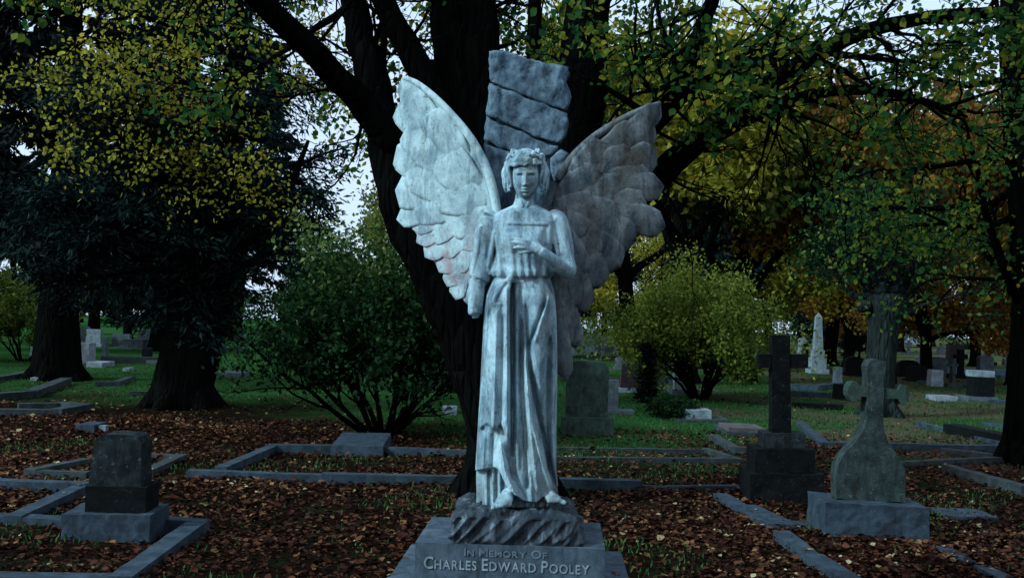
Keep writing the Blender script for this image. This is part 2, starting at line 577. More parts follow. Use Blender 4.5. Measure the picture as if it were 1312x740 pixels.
def root_flare(mb, base, r, n=6, h=0.5):
    for k in range(n):
        a = 2 * math.pi * (k + random.uniform(-.25, .25)) / n
        u = Vector((math.cos(a), math.sin(a), 0))
        mb.tube([base + u * r * 0.45 + Vector((0, 0, h)), base + u * r * 0.85 + Vector((0, 0, h * 0.35)), base + u * r * 1.35 + Vector((0, 0, -0.03)), base + u * r * 1.7 + Vector((0, 0, -0.12))],
                [r * 0.45, r * 0.42, r * 0.28, r * 0.12], 7)

# ---- broad-leaved background trees: three shapes shared by many trees (the mesh is shared, each tree is its own thing)
def broad_proto(seed, h, nleaf, leafsize, clear):
    random.seed(seed)
    mb, tips = MB(), []
    tr = 0.021 * h
    pts, d = wander((0, 0, -0.1), (0, 0, 1), clear, 4, 0.05, 0.1)
    mb.tube(pts, [tr * 1.35, tr * 1.05, tr, tr * 0.95, tr * 0.9], 10, False)
    root_flare(mb, Vector((0, 0, 0)), tr * 1.1, 5, 0.35)
    for k in range(4):
        a = k * math.pi / 2 + random.uniform(-.4, .4)
        dd = Vector((math.cos(a) * 0.75, math.sin(a) * 0.75, random.uniform(0.5, 1.0)))
        grow(mb, tips, pts[-1 if k % 2 else -2], dd, h * 0.26, tr * 0.6, 1, 3, 0.75, 0.03, (2, 4))
    grow(mb, tips, pts[-1], (0.05, 0, 1), h * 0.30, tr * 0.8, 1, 3, 0.7, 0.06, (3, 4))
    wood = mb.mesh('trunk')
    wood.polygons.foreach_set('use_smooth', [True] * len(wood.polygons))
    return wood, crown_from_tips('crown', tips, nleaf, leafsize, h * 0.028)

def conifer_proto(seed, h, z0, reach, nspray, spray, droop=0.25, lean=0.0, tr=None, hang=0.6):
    random.seed(seed)
    mb = MB()
    tr = tr or 0.022 * h
    pts, _ = wander((0, 0, -0.1), (lean, 0, 1), h, 9, 0.025, 0.12)
    mb.tube(pts, [tr * (1.25 if i == 0 else 1.0) * (1 - 0.93 * i / 9) for i in range(10)], 12, False)
    root_flare(mb, Vector((0, 0, 0)), tr * 1.05, 6, 0.5)
    segs = []
    z = z0
    while z < h * 0.97:
        f = (z - z0) / (h - z0)
        L = reach * (1 - f) ** 0.75 * random.uniform(0.75, 1.1) + 0.02 * h
        i = min(int((z + .1) / h * 9), 8)
        q = pts[i].lerp(pts[i + 1], min(max((z + .1) / h * 9 - i, 0), 1))
        for k in range(random.randint(3, 5)):
            a = random.uniform(0, 2 * math.pi)
            d = Vector((math.cos(a), math.sin(a), random.uniform(-0.05, 0.45) - droop * 0.5))
            bp, _ = wander(q, d, L * random.uniform(0.7, 1.1), 5, 0.09, -droop * 0.16)
            r0 = 0.02 + 0.018 * L
            mb.tube(bp, [r0 * (1 - 0.9 * j / 5) for j in range(6)], 5, False)
            for j in range(1, 5):
                segs.append((bp[j], bp[j + 1]))
                sd = (bp[j + 1] - bp[j]).cross(Vector((0, 0, 1))).normalized() * random.choice((-1, 1))
                e = bp[j] + (sd + (bp[j + 1] - bp[j]).normalized() * 0.7 + Vector((0, 0, -droop * 0.6))) * L * 0.22 * random.uniform(0.6, 1.2)
                segs.append((bp[j], e))
        z += random.uniform(0.28, 0.5) * (h / 14)
    wood = mb.mesh('trunk')
    wood.polygons.foreach_set('use_smooth', [True] * len(wood.polygons))
    A = np.array([tuple(s[0]) for s in segs]); B = np.array([tuple(s[1]) for s in segs])
    idx = RNG.integers(0, len(A), nspray)
    t = RNG.random((nspray, 1))
    pos = A[idx] + (B[idx] - A[idx]) * t + RNG.normal(0, 0.05 + 0.1 * spray, (nspray, 3))
    axis = unit(B[idx] - A[idx]) + RNG.normal(0, 0.55, (nspray, 3))
    axis[:, 2] -= hang
    tone = RNG.random(len(A)) * 0.5
    crown = leaf_mesh('crown', pos, axis, RNG.uniform(0.6, 1.3, nspray) * spray, np.clip(tone[idx] + RNG.random(nspray) * .5, 0, 1), 'needle', None, 1.5)
    return wood, crown

def put_tree(name, label, cat, wood, crown, barkm, leafm, loc, scale=1.0, rz=0.0, group=None):
    t = thing(name, label, cat, loc, rz, group)
    t.scale = (scale, scale, scale)
    for nm, me, mt in (('trunk', wood, barkm), ('crown', crown, leafm)):
        if len(me.materials) == 0:
            me.materials.append(None)
        o = bpy.data.objects.new(nm, me)
        COL.objects.link(o)
        o.parent = t
        o.material_slots[0].link = 'OBJECT'
        o.material_slots[0].material = mt
    return t

def at_ground(px, Y):
    d = ray(px, 420)
    return Vector((d.x * Y / d.y, Y, 0))

BROAD = [broad_proto(11, 10, 26000, 0.17, 2.6), broad_proto(23, 10, 24000, 0.17, 2.2), broad_proto(37, 10, 22000, 0.18, 3.0)]
CONIF = [conifer_proto(5, 14, 1.6, 2.6, 26000, 0.34), conifer_proto(8, 14, 2.4, 3.0, 24000, 0.36)]

bg = [  # px, distance, kind, shape, scale, leaves, label
    (20, 62, 'b', 0, 1.3, 'leaf_ygreen', 'far yellow-green tree at the left edge behind the lawn'),
    (120, 74, 'c', 0, 1.3, 'leaf_dark', 'far dark conifer between the two black trunks, nearer the left one'),
    (165, 58, 'b', 1, 1.15, 'leaf_bush', 'far dark green tree between the two black trunks'),
    (300, 66, 'c', 1, 1.5, 'leaf_blue', 'far blue-green conifer behind the forked trunk'),
    (455, 48, 'b', 0, 0.62, 'leaf_ygreen', 'yellow-green tree behind the bush and beside the left wing'),
    (560, 60, 'b', 1, 1.5, 'leaf_ygreen', 'tall yellowish tree seen between the stems behind the left wing'),
    (650, 72, 'b', 2, 1.6, 'leaf_yellow', 'yellow-leaved tree seen above the stone pillar behind the angel'),
    (700, 50, 'c', 0, 0.9, 'leaf_blue', 'blue-green conifer hidden mostly behind the angel'),
    (775, 150, 'b', 0, 1.9, 'leaf_bush', 'dark tree far behind the white obelisk'),
    (850, 60, 'b', 1, 1.35, 'leaf_yellow', 'yellow tree behind the tip of the right wing'),
    (905, 40, 'c', 1, 0.85, 'leaf_blue', 'blue-green conifer rising behind the round yellow-green bush'),
    (985, 62, 'b', 2, 1.35, 'leaf_orange', 'orange-tinged tree behind the black cross'),
    (1050, 75, 'c', 0, 1.3, 'leaf_blue', 'far conifer behind the pale obelisk on the right'),
    (1085, 46, 'b', 0, 0.8, 'leaf_orange', 'orange tree behind the pollarded trunk'),
    (1188, 36, 'b', 1, 0.86, 'leaf_orange', 'orange and yellow tree with a dark trunk right of the stone cross'),
    (1250, 52, 'b', 2, 1.2, 'leaf_ygreen', 'yellow-green tree on the right behind the small gravestones'),
    (1330, 44, 'c', 1, 1.0, 'leaf_dark', 'dark conifer at the right edge behind the near trunk'),
    (1150, 85, 'c', 1, 1.5, 'leaf_bush', 'far dark green conifer on the right skyline'),
    (958, 31, 'b', 0, 1.3, 'leaf_ygreen', 'yellow-green tree rising behind the bush and the black cross'),
    (1062, 48, 'b', 1, 1.5, 'leaf_yellow', 'tall yellow tree behind and right of the pale obelisk'),
    (1136, 28, 'b', 2, 1.15, 'leaf_orange', 'orange tree whose trunk hides behind the pollarded trunk'),
    (1302, 33, 'b', 0, 1.3, 'leaf_orange', 'orange tree at the right edge behind the dark near trunk'),
    (806, 47, 'b', 2, 1.75, 'leaf_yellow', 'tall yellow tree behind the left end of the yellow-green bush'),
    (625, 44, 'b', 0, 1.7, 'leaf_ygreen', 'tall yellow-green tree hidden behind the angel and pillar'),
    (205, 44, 'c', 0, 1.3, 'leaf_blue', 'blue-green conifer behind the left side of the forked trunk'),
    (880, 29, 'b', 2, 1.4, 'leaf_yellow', 'yellow tree rising behind the right wing and the big bush'),
    (-330, 30, 'b', 1, 1.2, 'leaf_yellow', 'yellow tree outside the picture on the left'),
    (-220, 46, 'c', 0, 1.4, 'leaf_blue', 'blue-green conifer outside the picture on the left'),
    (-480, 42, 'b', 0, 1.4, 'leaf_ygreen', 'yellow-green tree farther out of the picture on the left'),
    (-70, 40, 'c', 1, 1.2, 'leaf_dark', 'black-green conifer at the left edge of the picture'),
]
for k, (px, Y, kind, sh, sc, lm, lab) in enumerate(bg):
    w, c = (BROAD if kind == 'b' else CONIF)[sh]
    put_tree('autumn_tree' if kind == 'b' else 'conifer_tree', lab, 'tree', w, c, M['bark_dark'], M[lm], at_ground(px, Y), sc, k * 1.7, 'trees behind the cemetery')
# a far belt of trees closes the view
random.seed(3)
ORD = ('leftmost', 'second from the left', 'third from the left', 'fourth from the left', 'fifth from the left', 'sixth from the left', 'fourth from the right', 'third from the right', 'second from the right', 'rightmost')
for k in range(10):
    px = -60 + k * 158 + random.uniform(-25, 25)
    w, c = BROAD[k % 3]
    put_tree('skyline_tree', 'dark distant tree, ' + ORD[k] + ' in the far belt closing the cemetery', 'tree', w, c, M['bark_dark'], M[('leaf_bush', 'leaf_blue', 'leaf_ygreen')[k % 3]], at_ground(px, random.uniform(125, 160)), random.uniform(1.4, 1.9), k * 2.1, 'far belt of trees')

# unseen trees added behind and beside the camera to darken the sky light
for k, (x, y, kind, sh, sc, lm, lab) in enumerate([
    (9.5, -4.5, 'b', 0, 1.25, 'leaf_yellow', 'unseen yellow tree added to the right behind the photographer'),
    (3.5, -9.0, 'c', 0, 1.1, 'leaf_dark', 'unseen dark conifer added behind the photographer'),
    (12.5, 3.0, 'c', 1, 1.1, 'leaf_blue', 'blue-green conifer added outside the picture on the right'),
    (9.5, -13.0, 'b', 2, 1.4, 'leaf_ygreen', 'unseen yellow-green tree added far behind the photographer on the right'),
    (-4.5, -15.0, 'b', 1, 1.4, 'leaf_orange', 'unseen orange tree added far behind the photographer')]):
    w, c = (BROAD if kind == 'b' else CONIF)[sh]
    put_tree('autumn_tree' if kind == 'b' else 'conifer_tree', lab, 'tree', w, c, M['bark_dark'], M[lm], (x, y, 0), sc, k * 1.3)

# ---- the two black-trunked conifers on the left
w, c = conifer_proto(41, 17, 3.2, 4.6, 40000, 0.30, 0.35, 0.0, 0.50)
b = G(72, 486)
put_tree('conifer_tree', 'black-trunked conifer standing at the far left of the lawn', 'tree', w, c, M['bark_dark'], M['leaf_dark'], b, 1.0, 0.4)

def forked_cedar():
    random.seed(52)
    base = G(233, 521)
    Y = base.y
    t = thing('cedar_tree', 'big dark forked tree with a leaning trunk left of the round bush', 'tree', base)
    mb = MB()
    def pl(pts, rad, sides=12):
        q = [P(x, y, Y + dy) for x, y, dy in pts]
        # a smoother, slightly uneven line
        mb.tube(q, rad, sides)
        return q
    pl([(230, 535, 0), (233, 505, 0), (240, 460, 0), (247, 410, 0), (246, 360, 0), (238, 280, .1), (236, 150, .2), (240, 0, .3), (243, -160, .3), (245, -260, .3)], [.62, .56, .50, .44, .40, .33, .28, .22, .12, .03])
    pl([(243, 500, .1), (262, 440, .1), (276, 390, .1), (288, 330, .2), (296, 250, .3), (300, 120, .4), (302, -20, .5), (305, -150, .5)], [.40, .36, .32, .28, .24, .19, .12, .04])
    limbs = [pl([(245, 380, 0), (215, 320, -.4), (188, 260, -.9), (165, 215, -1.4), (140, 150, -1.6)], [.16, .13, .11, .08, .03], 8),
             pl([(280, 350, 0), (330, 300, -.6), (370, 245, -1), (395, 180, -1.3)], [.13, .10, .08, .03], 8),
             pl([(236, 330, 0), (170, 330, -.5), (110, 305, -1), (60, 260, -1.2)], [.10, .08, .06, .02], 7)]
    root_flare(mb, base, .50, 7, .5)
    mb.build('trunk', M['bark_dark'], t, off=base)
    segs = []
    anchors = [(P(x, y, Y), l) for x, y, l in ((238, 300, 3.2), (236, 200, 3.4), (236, 100, 3.2), (240, 0, 3.0), (243, -120, 2.2), (290, 320, 3.0), (296, 240, 3.2), (298, 150, 3.0), (301, 40, 2.6), (302, -60, 2), (242, 350, 2.4))]
    anchors += [(l[-2], 1.5) for l in limbs[::2]] + [(l[-1], 1.3) for l in limbs[::2]] + [(l[2], 1.3) for l in limbs]
    tw = MB()
    for q, L in anchors:
        for k in range(9):
            a = random.uniform(0, 2 * math.pi)
            d = Vector((math.cos(a), math.sin(a), random.uniform(-.3, .5)))
            bp, _ = wander(q + Vector((0, 0, random.uniform(-.7, .7))), d, L * random.uniform(.55, 1.1), 5, .12, -.05)
            tw.tube(bp, [.045 * (1 - .85 * j / 5) for j in range(6)], 5, False)
            for j in range(1, 5):
                segs.append((bp[j], bp[j + 1]))
                for s in (-1, 1):
                    sd = (bp[j + 1] - bp[j]).cross(Vector((0, 0, 1))).normalized() * s
                    segs.append((bp[j], bp[j] + (sd + Vector((0, 0, random.uniform(-.5, .2)))) * L * .22))
    tw.build('branches', M['bark_dark'], t, off=base)
    n = 62000
    A = np.array([tuple(s[0]) for s in segs]); B = np.array([tuple(s[1]) for s in segs])
    idx = RNG.integers(0, len(A), n)
    pos = A[idx] + (B[idx] - A[idx]) * RNG.random((n, 1)) + RNG.normal(0, .09, (n, 3)) - np.array(tuple(base))
    axis = unit(B[idx] - A[idx]) + RNG.normal(0, .5, (n, 3)); axis[:, 2] -= .35
    tone = RNG.random(len(A)) * .55
    me = leaf_mesh('crown', pos, axis, RNG.uniform(.07, .18, n), np.clip(tone[idx] + RNG.random(n) * .45, 0, 1), 'needle', None, 1.4)
    link_mesh('crown', me, M['leaf_blue'], t)

forked_cedar()

# ---- the great many-stemmed tree behind the angel
def big_tree():
    random.seed(77)
    Y = 9.4
    base = Vector((P(652, 600, Y).x, Y, 0))
    t = thing('broadleaf_tree', 'great dark many-stemmed tree spreading right behind the stone angel', 'tree', base)
    mb = MB()
    limbs = []
    def limb(pts, rad, sides=12):
        q = [P(x, y, Y + dy) for x, y, dy in pts]
        # subdivide with a Catmull-Rom curve so that limbs bend instead of kinking
        out, ro = [], []
        for i in range(len(q) - 1):
            p0, p1, p2, p3 = q[max(i - 1, 0)], q[i], q[i + 1], q[min(i + 2, len(q) - 1)]
            for s in range(4):
                u = s / 4
                out.append(0.5 * ((2 * p1) + (p2 - p0) * u + (2 * p0 - 5 * p1 + 4 * p2 - p3) * u * u + (3 * p1 - p0 - 3 * p2 + p3) * u ** 3))
                ro.append(rad[i] + (rad[i + 1] - rad[i]) * u)
        out.append(q[-1]); ro.append(rad[-1])
        out = [o + gv(0.25 * r_) * 0.25 for o, r_ in zip(out, ro)]
        mb.tube(out, ro, sides)
        limbs.append((out, ro))
        return out
    limb([(645, 660, 0), (648, 620, 0), (652, 560, 0), (652, 480, 0), (655, 400, 0), (665, 330, .1)], [.50, .43, .41, .40, .40, .34])
    limb([(640, 560, -.1), (612, 470, -.2), (578, 395, -.2), (535, 315, -.2), (508, 240, -.2), (492, 170, -.1), (475, 90, 0), (455, 10, .1), (430, -120, .2), (400, -300, .3)], [.30, .26, .24, .215, .195, .175, .155, .13, .09, .03])
    limb([(505, 190, -.2), (470, 140, -.4), (420, 85, -.7), (350, 18, -1.2), (300, -30, -1.6), (220, -90, -2.0)], [.15, .13, .115, .10, .07, .02], 9)
    limb([(655, 430, .1), (620, 330, .1), (598, 220, .2), (582, 110, .3), (570, 0, .4), (550, -180, .5), (540, -330, .5)], [.30, .26, .22, .19, .16, .10, .03])
    limb([(600, 240, .2), (570, 150, .1), (530, 75, 0), (490, 0, -.1), (440, -110, -.3), (380, -200, -.5)], [.17, .15, .13, .11, .08, .02], 9)
    limb([(658, 430, .1), (640, 300, .2), (628, 180, .3), (618, 80, .3), (610, -20, .4), (606, -250, .5), (600, -380, .5)], [.30, .25, .21, .20, .18, .10, .03])
    limb([(668, 430, .1), (705, 310, .2), (730, 210, .3), (745, 120, .3), (752, 0, .4), (760, -160, .4), (775, -340, .4)], [.36, .30, .27, .25, .22, .14, .03])
    limb([(690, 330, .2), (688, 180, .3), (684, 60, .4), (686, -40, .5), (690, -160, .6)], [.12, .09, .075, .06, .02], 8)
    limb([(672, 400, .1), (735, 290, .2), (790, 205, .2), (840, 150, .1), (885, 108, 0), (950, 85, -.2), (1010, 80, -.4)], [.24, .19, .155, .13, .105, .08, .03])
    limb([(680, 390, .2), (760, 300, .4), (830, 235, .5), (895, 180, .5), (950, 130, .4), (1020, 85, .3), (1110, 40, .1), (1210, 20, 0), (1300, 12, -.2), (1400, -20, -.4)], [.22, .18, .15, .12, .105, .09, .075, .06, .045, .015])
    limb([(810, 190, .1), (850, 130, -.2), (880, 80, -.5), (905, 20, -.8), (930, -60, -1.2), (960, -140, -1.6)], [.12, .10, .08, .065, .05, .02], 8)
    limb([(870, 205, .5), (930, 165, .6), (1010, 130, .6), (1090, 115, .5), (1170, 125, .3), (1240, 150, .2)], [.09, .08, .07, .055, .04, .015], 8)
    limb([(752, 20, .4), (800, -60, .2), (870, -140, -.2), (950, -200, -.6)], [.16, .12, .08, .03], 9)
    root_flare(mb, base, .38, 8, .5)
    tips = []
    # smaller branches and twigs out of the limbs
    def sprout(li, t0, t1, n, L, dirf):
        out, ro = limbs[li]
        for _ in range(n):
            u = random.uniform(t0, t1) * (len(out) - 1)
            i = min(int(u), len(out) - 2)
            q = out[i].lerp(out[i + 1], u - i)
            d = dirf()
            grow(mb, tips, q, d, L * random.uniform(.7, 1.2), min(.045, ro[i] * .5), 1, 3, .6, -.03, (2, 3), .2, 7, .4)
    # positions are real: limbs reach out over the graves, towards the camera and away from it
    sprout(2, .75, 1, 2, .7, lambda: Vector((-1 + random.gauss(0, .5), random.gauss(-.4, .6), random.gauss(-.15, .4))))
    sprout(8, .5, 1, 6, .9, lambda: Vector((random.gauss(.3, .6), random.gauss(-.6, .5), random.gauss(.1, .5))))
    sprout(9, .55, 1, 6, .8, lambda: Vector((random.gauss(.3, .6), random.gauss(-.3, .6), random.gauss(-.3, .5))))
    sprout(10, .3, 1, 6, .9, lambda: Vector((random.gauss(.1, .6), random.gauss(-.5, .5), random.gauss(.0, .5))))
    sprout(11, .4, 1, 5, .8, lambda: Vector((random.gauss(.2, .6), random.gauss(-.1, .6), random.gauss(-.3, .5))))
    for li in (3, 4, 5, 6, 7):
        sprout(li, .5, .8, 3, .9, lambda: Vector((random.gauss(0, .7), random.gauss(.6, .4), random.gauss(.1, .5))))
    for li in (1, 3, 4, 5, 6, 12):       # the top of the crown, above the picture
        sprout(li, .78, 1, 6, 1.5, lambda: Vector((random.gauss(0, .8), random.gauss(0, .8), random.gauss(.3, .4))))
    # bare twigs tangled along the limbs
    bare = []
    for li, t0, n_, L in ((1, .5, 7, .9), (2, .2, 9, .8), (4, .3, 6, .9), (8, .35, 12, .9), (9, .4, 16, .9), (10, .1, 7, .7), (11, .2, 10, .8), (7, .4, 5, .6)):
        out, ro = limbs[li]
        for _ in range(n_):
            u = random.uniform(t0, 1) * (len(out) - 1)
            i = min(int(u), len(out) - 2)
            grow(mb, bare, out[i].lerp(out[i + 1], u - i), Vector((random.gauss(.2, .7), random.gauss(-.1, .6), random.gauss(-.1, .7))), L * random.uniform(.6, 1.3), .022, 1, 3, .55, -.02, (2, 3), .22, 6, .4)
    mb.build('trunk', M['bark_dark'], t, off=base)
    me = crown_from_tips('crown', tips, 15000, .072, .10, 'leaf', .6, 1.1, base)
    link_mesh('crown', me, M['leaf_green'], t)

big_tree()

# ---- leafy boughs: trees of which only the boughs come into the picture
def bough_tree(name, label, loc, trunk_pts, boughs, nleaf, leaf, blob, leafm, barkm, seed, shape='leaf', Lk=.8, wide=1.0):
    random.seed(seed)
    t = thing(name, label, 'tree', loc)
    mb, tips = MB(), []
    q = [P(x, y, Yd) for x, y, Yd, r in trunk_pts]
    mb.tube(q, [r for *_, r in trunk_pts], 12)
    root_flare(mb, Vector(loc), trunk_pts[0][3] * .9, 6, .4)
    for pts in boughs:
        bq = [P(x, y, Yd) for x, y, Yd, r in pts]
        mb.tube(bq, [r for *_, r in pts], 7)
        for i in range(1, len(bq)):
            for k in range(3):
                a = bq[i - 1].lerp(bq[i], random.random())
                grow(mb, tips, a, (bq[i] - bq[i - 1]).normalized() + gv(.5) + Vector((0, 0, -.1)), Lk * random.uniform(.6, 1.2), .018, 1, 2, .6, -.05, (2, 4), .2, 5, .4)
    mb.build('trunk', M[barkm], t, off=loc)
    me = crown_from_tips('crown', tips, nleaf, leaf, blob, shape, .4, wide, loc)
    link_mesh('crown', me, M[leafm], t)
    return t

# the yellow-leaved tree at upper left (its trunk is hidden by the forked cedar)
ly = at_ground(250, 21.5)
bough_tree('autumn_tree', 'yellow small-leaved tree whose sprays hang at the upper left', ly,
    [(250, 512, 21.5, .17), (252, 400, 21.5, .15), (262, 250, 21.2, .13), (300, 110, 19, .11), (330, -40, 17, .06)],
    [[(340, 150, 16.4, .06), (250, 110, 15.6, .04), (160, 90, 15.0, .03), (90, 110, 14.6, .012)],
     [(345, 90, 16.4, .06), (260, 50, 15.6, .04), (180, 20, 15.0, .03), (110, 30, 14.6, .012)],
     [(340, 180, 16.4, .06), (270, 165, 15.8, .04), (200, 160, 15.2, .02), (60, 140, 14.8, .010)],
     [(348, 60, 16.4, .06), (400, 60, 16.0, .04), (440, 90, 15.6, .02)],
     [(348, 0, 16.4, .06), (300, -20, 15.6, .04), (220, -10, 15.0, .02)],
     [(340, 200, 16.4, .05), (300, 210, 15.9, .03), (280, 225, 15.4, .01)]],
    4600, .075, .12, 'leaf_yellow', 'bark_dark', 91, 'leaf', 1.0)

# the dark near trunk at the right edge with its drooping boughs
rb = G(1312, 592)
bough_tree('broadleaf_tree', 'dark tree whose trunk stands at the right edge with drooping boughs', rb,
    [(1312, 600, rb.y, .30), (1318, 500, rb.y, .26), (1322, 380, rb.y, .24), (1316, 280, rb.y, .22), (1306, 180, rb.y, .20), (1298, 60, rb.y, .18), (1296, -80, rb.y, .12), (1300, -200, rb.y, .05)],
    [[(1310, 395, rb.y, .07), (1285, 340, rb.y - .3, .06), (1262, 270, rb.y - .5, .045), (1252, 215, rb.y - .7, .03), (1235, 150, rb.y - .9, .012)],
     [(1308, 235, rb.y, .06), (1270, 262, rb.y + .2, .05), (1190, 268, rb.y + .3, .04), (1110, 266, rb.y + .4, .03), (1050, 250, rb.y + .5, .012)],
     [(1306, 275, rb.y, .05), (1260, 293, rb.y - .2, .04), (1215, 288, rb.y - .4, .03), (1180, 270, rb.y - .5, .010)],
     [(1306, 200, rb.y, .06), (1250, 205, rb.y - .6, .04), (1190, 215, rb.y - 1.1, .03), (1140, 218, rb.y - 1.4, .010)],
     [(1300, 100, rb.y, .05), (1240, 110, rb.y - .4, .04), (1170, 95, rb.y - .8, .02), (1110, 110, rb.y - 1.1, .01)],
     [(1298, 30, rb.y, .05), (1240, 50, rb.y - .4, .04), (1180, 60, rb.y - .8, .01)],
     [(1312, 350, rb.y, .04), (1270, 358, rb.y + .4, .03), (1210, 355, rb.y + .6, .01)]],
    2800, .075, .09, 'leaf_green', 'bark_dark', 93, 'leaf', .75, 1.1)

# the pollarded grey trunk behind the stone cross
def pollard():
    random.seed(61)
    base = G(1126, 533)
    Y = base.y
    t = thing('pollarded_tree', 'grey gnarled trunk with a knobbly cut top behind the stone cross', 'tree', base)
    mb, tips = MB(), []
    mb.tube([P(1122, 545, Y), P(1125, 520, Y), P(1128, 470, Y), P(1131, 430, Y), P(1134, 405, Y), P(1137, 388, Y), P(1137, 376, Y)], [.40, .31, .28, .29, .33, .40, .30], 14)
    heads = []
    for px, py, r in ((1108, 392, .17), (1122, 384, .19), (1140, 378, .21), (1156, 386, .19), (1163, 398, .15), (1112, 378, .13), (1150, 372, .15), (1128, 372, .14)):
        c = P(px, py, Y + random.uniform(-.3, .2))
        mb.ball(c, (r, r, r * .8), None, 9, 7)
        heads.append(c)
    for c in heads:
        for k in range(3):
            grow(mb, tips, c, Vector((random.gauss(0, .8), random.gauss(0, .6), 1.0)), random.uniform(.9, 1.5), .045, 1, 3, .5, .05, (2, 3), .15, 7, .4)
    root_flare(mb, base, .32, 6, .35)
    o = mb.build('trunk', M['bark_grey'], t, off=base)
    me = crown_from_tips('crown', tips, 4500, .10, .2, 'kite', .3, 1.0, base)
    link_mesh('crown', me, M['leaf_bush'], t)

pollard()

# ---- bushes
def bush(name, label, base, w, h, stems, nleaf, leaf, leafm, seed, lift0=.35, paler_top=.15, wide=1.0, low=.1):
    random.seed(seed)
    t = thing(name, label, 'bush', base)
    mb, tips = MB(), []
    mb.ball((0, 0, -.03), (.19, .19, .12), None, 9, 6)
    for k in range(stems):
        a = random.uniform(0, 2 * math.pi)
        tilt = random.uniform(.1, 1.0)
        d = Vector((math.cos(a) * tilt, math.sin(a) * tilt, lift0 + .5))
        grow(mb, tips, Vector((math.cos(a) * .14, math.sin(a) * .14, -.05)), d, h * .42 * random.uniform(.8, 1.15), random.uniform(.03, .055), 1, 3, .65, .03, (3, 4), .13, 8, .5)
    mb.build('trunk', M['bark_dark'], t)
    # leaves fill an uneven dome that thins downward and inward
    n = nleaf
    T = np.array([tuple(q) for q in tips])
    T = T[(T[:, 2] > h * low)]
    u = RNG.normal(size=(900, 3)); u = unit(u); u[:, 2] = np.abs(u[:, 2]) * 1.15 - .35
    lump = 1 + .18 * np.sin(5 * u[:, 0] + 3 * u[:, 2] + seed) + .14 * np.sin(8 * u[:, 1] - 5 * u[:, 2]) + .10 * np.sin(13 * u[:, 0] + 9 * u[:, 2])
    rr = (RNG.random(900) ** .33) * lump
    D = np.stack([u[:, 0] * rr * w / 2, u[:, 1] * rr * w / 2, h * .42 + u[:, 2] * rr * h * .56], -1)
    # gathered into clumps with gaps between them, a few sprigs reaching out
    C = D[:85][RNG.integers(0, 85, 900)]
    D = C + RNG.normal(0, 1, (900, 3)) * np.array([w * .05, w * .05, h * .05]) * RNG.uniform(.4, 1.5, (900, 1))
    D = D[D[:, 2] > h * low]
    # inner and lower parts have fewer leaf clumps
    keepp = RNG.random(len(D)) < np.clip(.25 + D[:, 2] / h, 0, 1)
    D = D[keepp]
    S = np.concatenate([T[np.hypot(T[:, 0], T[:, 1]) < w * .52], D])
    idx = RNG.integers(0, len(S), n)
    pos = S[idx] + RNG.normal(0, w * .026, (n, 3))
    axis = RNG.normal(0, 1, (n, 3)); axis[:, 2] -= .2
    tone = RNG.random(len(S)) * .5
    rnd = np.clip(tone[idx] * .8 + RNG.random(n) * .42 + paler_top * np.clip(pos[:, 2] / h, 0, 1) ** 3, 0, 1)  # leaf tone turns paler towards the top
    me = leaf_mesh('crown', pos, axis, RNG.uniform(.6, 1.35, n) * leaf, rnd, 'kite', None, wide)
    link_mesh('crown', me, M[leafm], t)
    return t

hedge = bush('hedge_shrub', 'distant dark shrub, leftmost in the hedge below the far trees', at_ground(-40, 104), 9.5, 6.0, 6, 9000, .30, 'leaf_bush', 71, .3, low=.0)
hedge['group'] = 'far hedge'
for k in range(1, 14):
    h = copy_tree(hedge)
    h.location = at_ground(-40 + k * 107, 104 + (k * 29) % 17)
    h.rotation_euler = (0, 0, k * 1.3)
    f = .8 + ((k * 7) % 5) * .1
    h.scale = (f, f, f * (.9 + (k % 3) * .1))
    n = k + 1 if k < 7 else 14 - k
    w_ = ('leftmost', 'second', 'third', 'fourth', 'fifth', 'sixth', 'seventh')
    h['label'] = 'distant dark shrub, ' + (w_[n - 1] + ' from the left' if k < 7 else ('rightmost' if n == 1 else w_[n - 1] + ' from the right')) + ' in the hedge below the far trees'
bush('round_bush', 'big round dark green bush with bare lower stems left of the angel', G(490, 558), 3.9, 3.2, 15, 24000, .078, 'leaf_bush', 14, .2, paler_top=.6, low=.17)
bush('round_bush', 'big yellow-green bush behind the graves between the angel and the black cross', G(898, 512), 4.7, 3.55, 18, 31000, .085, 'leaf_lime', 19, .25, paler_top=.25, low=.02)
bush('garden_bush', 'small yellowish bush at the left edge beyond the lawn', G(30, 463), 3.4, 3.0, 8, 9000, .12, 'leaf_ygreen', 25, .3, low=.05)
bush('clipped_shrub', 'small round clipped shrub near the white obelisk', at_ground(745, 78), 1.5, 1.6, 5, 5000, .10, 'leaf_bush', 26, .3, low=.0)
bush('low_shrub', 'low dark shrub beside the flat grave block right of the mossy headstone', G(862, 535), 1.0, .42, 5, 4000, .05, 'leaf_bush', 27, .1, low=.0)
bush('dark_shrub', 'dark rounded shrub under the orange leaves beside the pollarded trunk', G(1097, 462), 2.0, 2.0, 7, 6000, .10, 'leaf_dark', 29, .3, low=.0)
bush('copper_shrub', 'orange copper-leaved shrub above the dark shrub near the pale obelisk', G(1090, 458), 2.0, 3.4, 7, 8000, .11, 'leaf_orange', 30, .4, low=.3)
w, c = conifer_proto(66, 1.25, .03, .22, 3500, .10, .05, 0, .03, -.2)
put_tree('dwarf_conifer', 'small dark spire-shaped conifer beside the brown headstone', 'tree', w, c, M['bark_dark'], M['leaf_dark'], G(829, 516), 1.0)
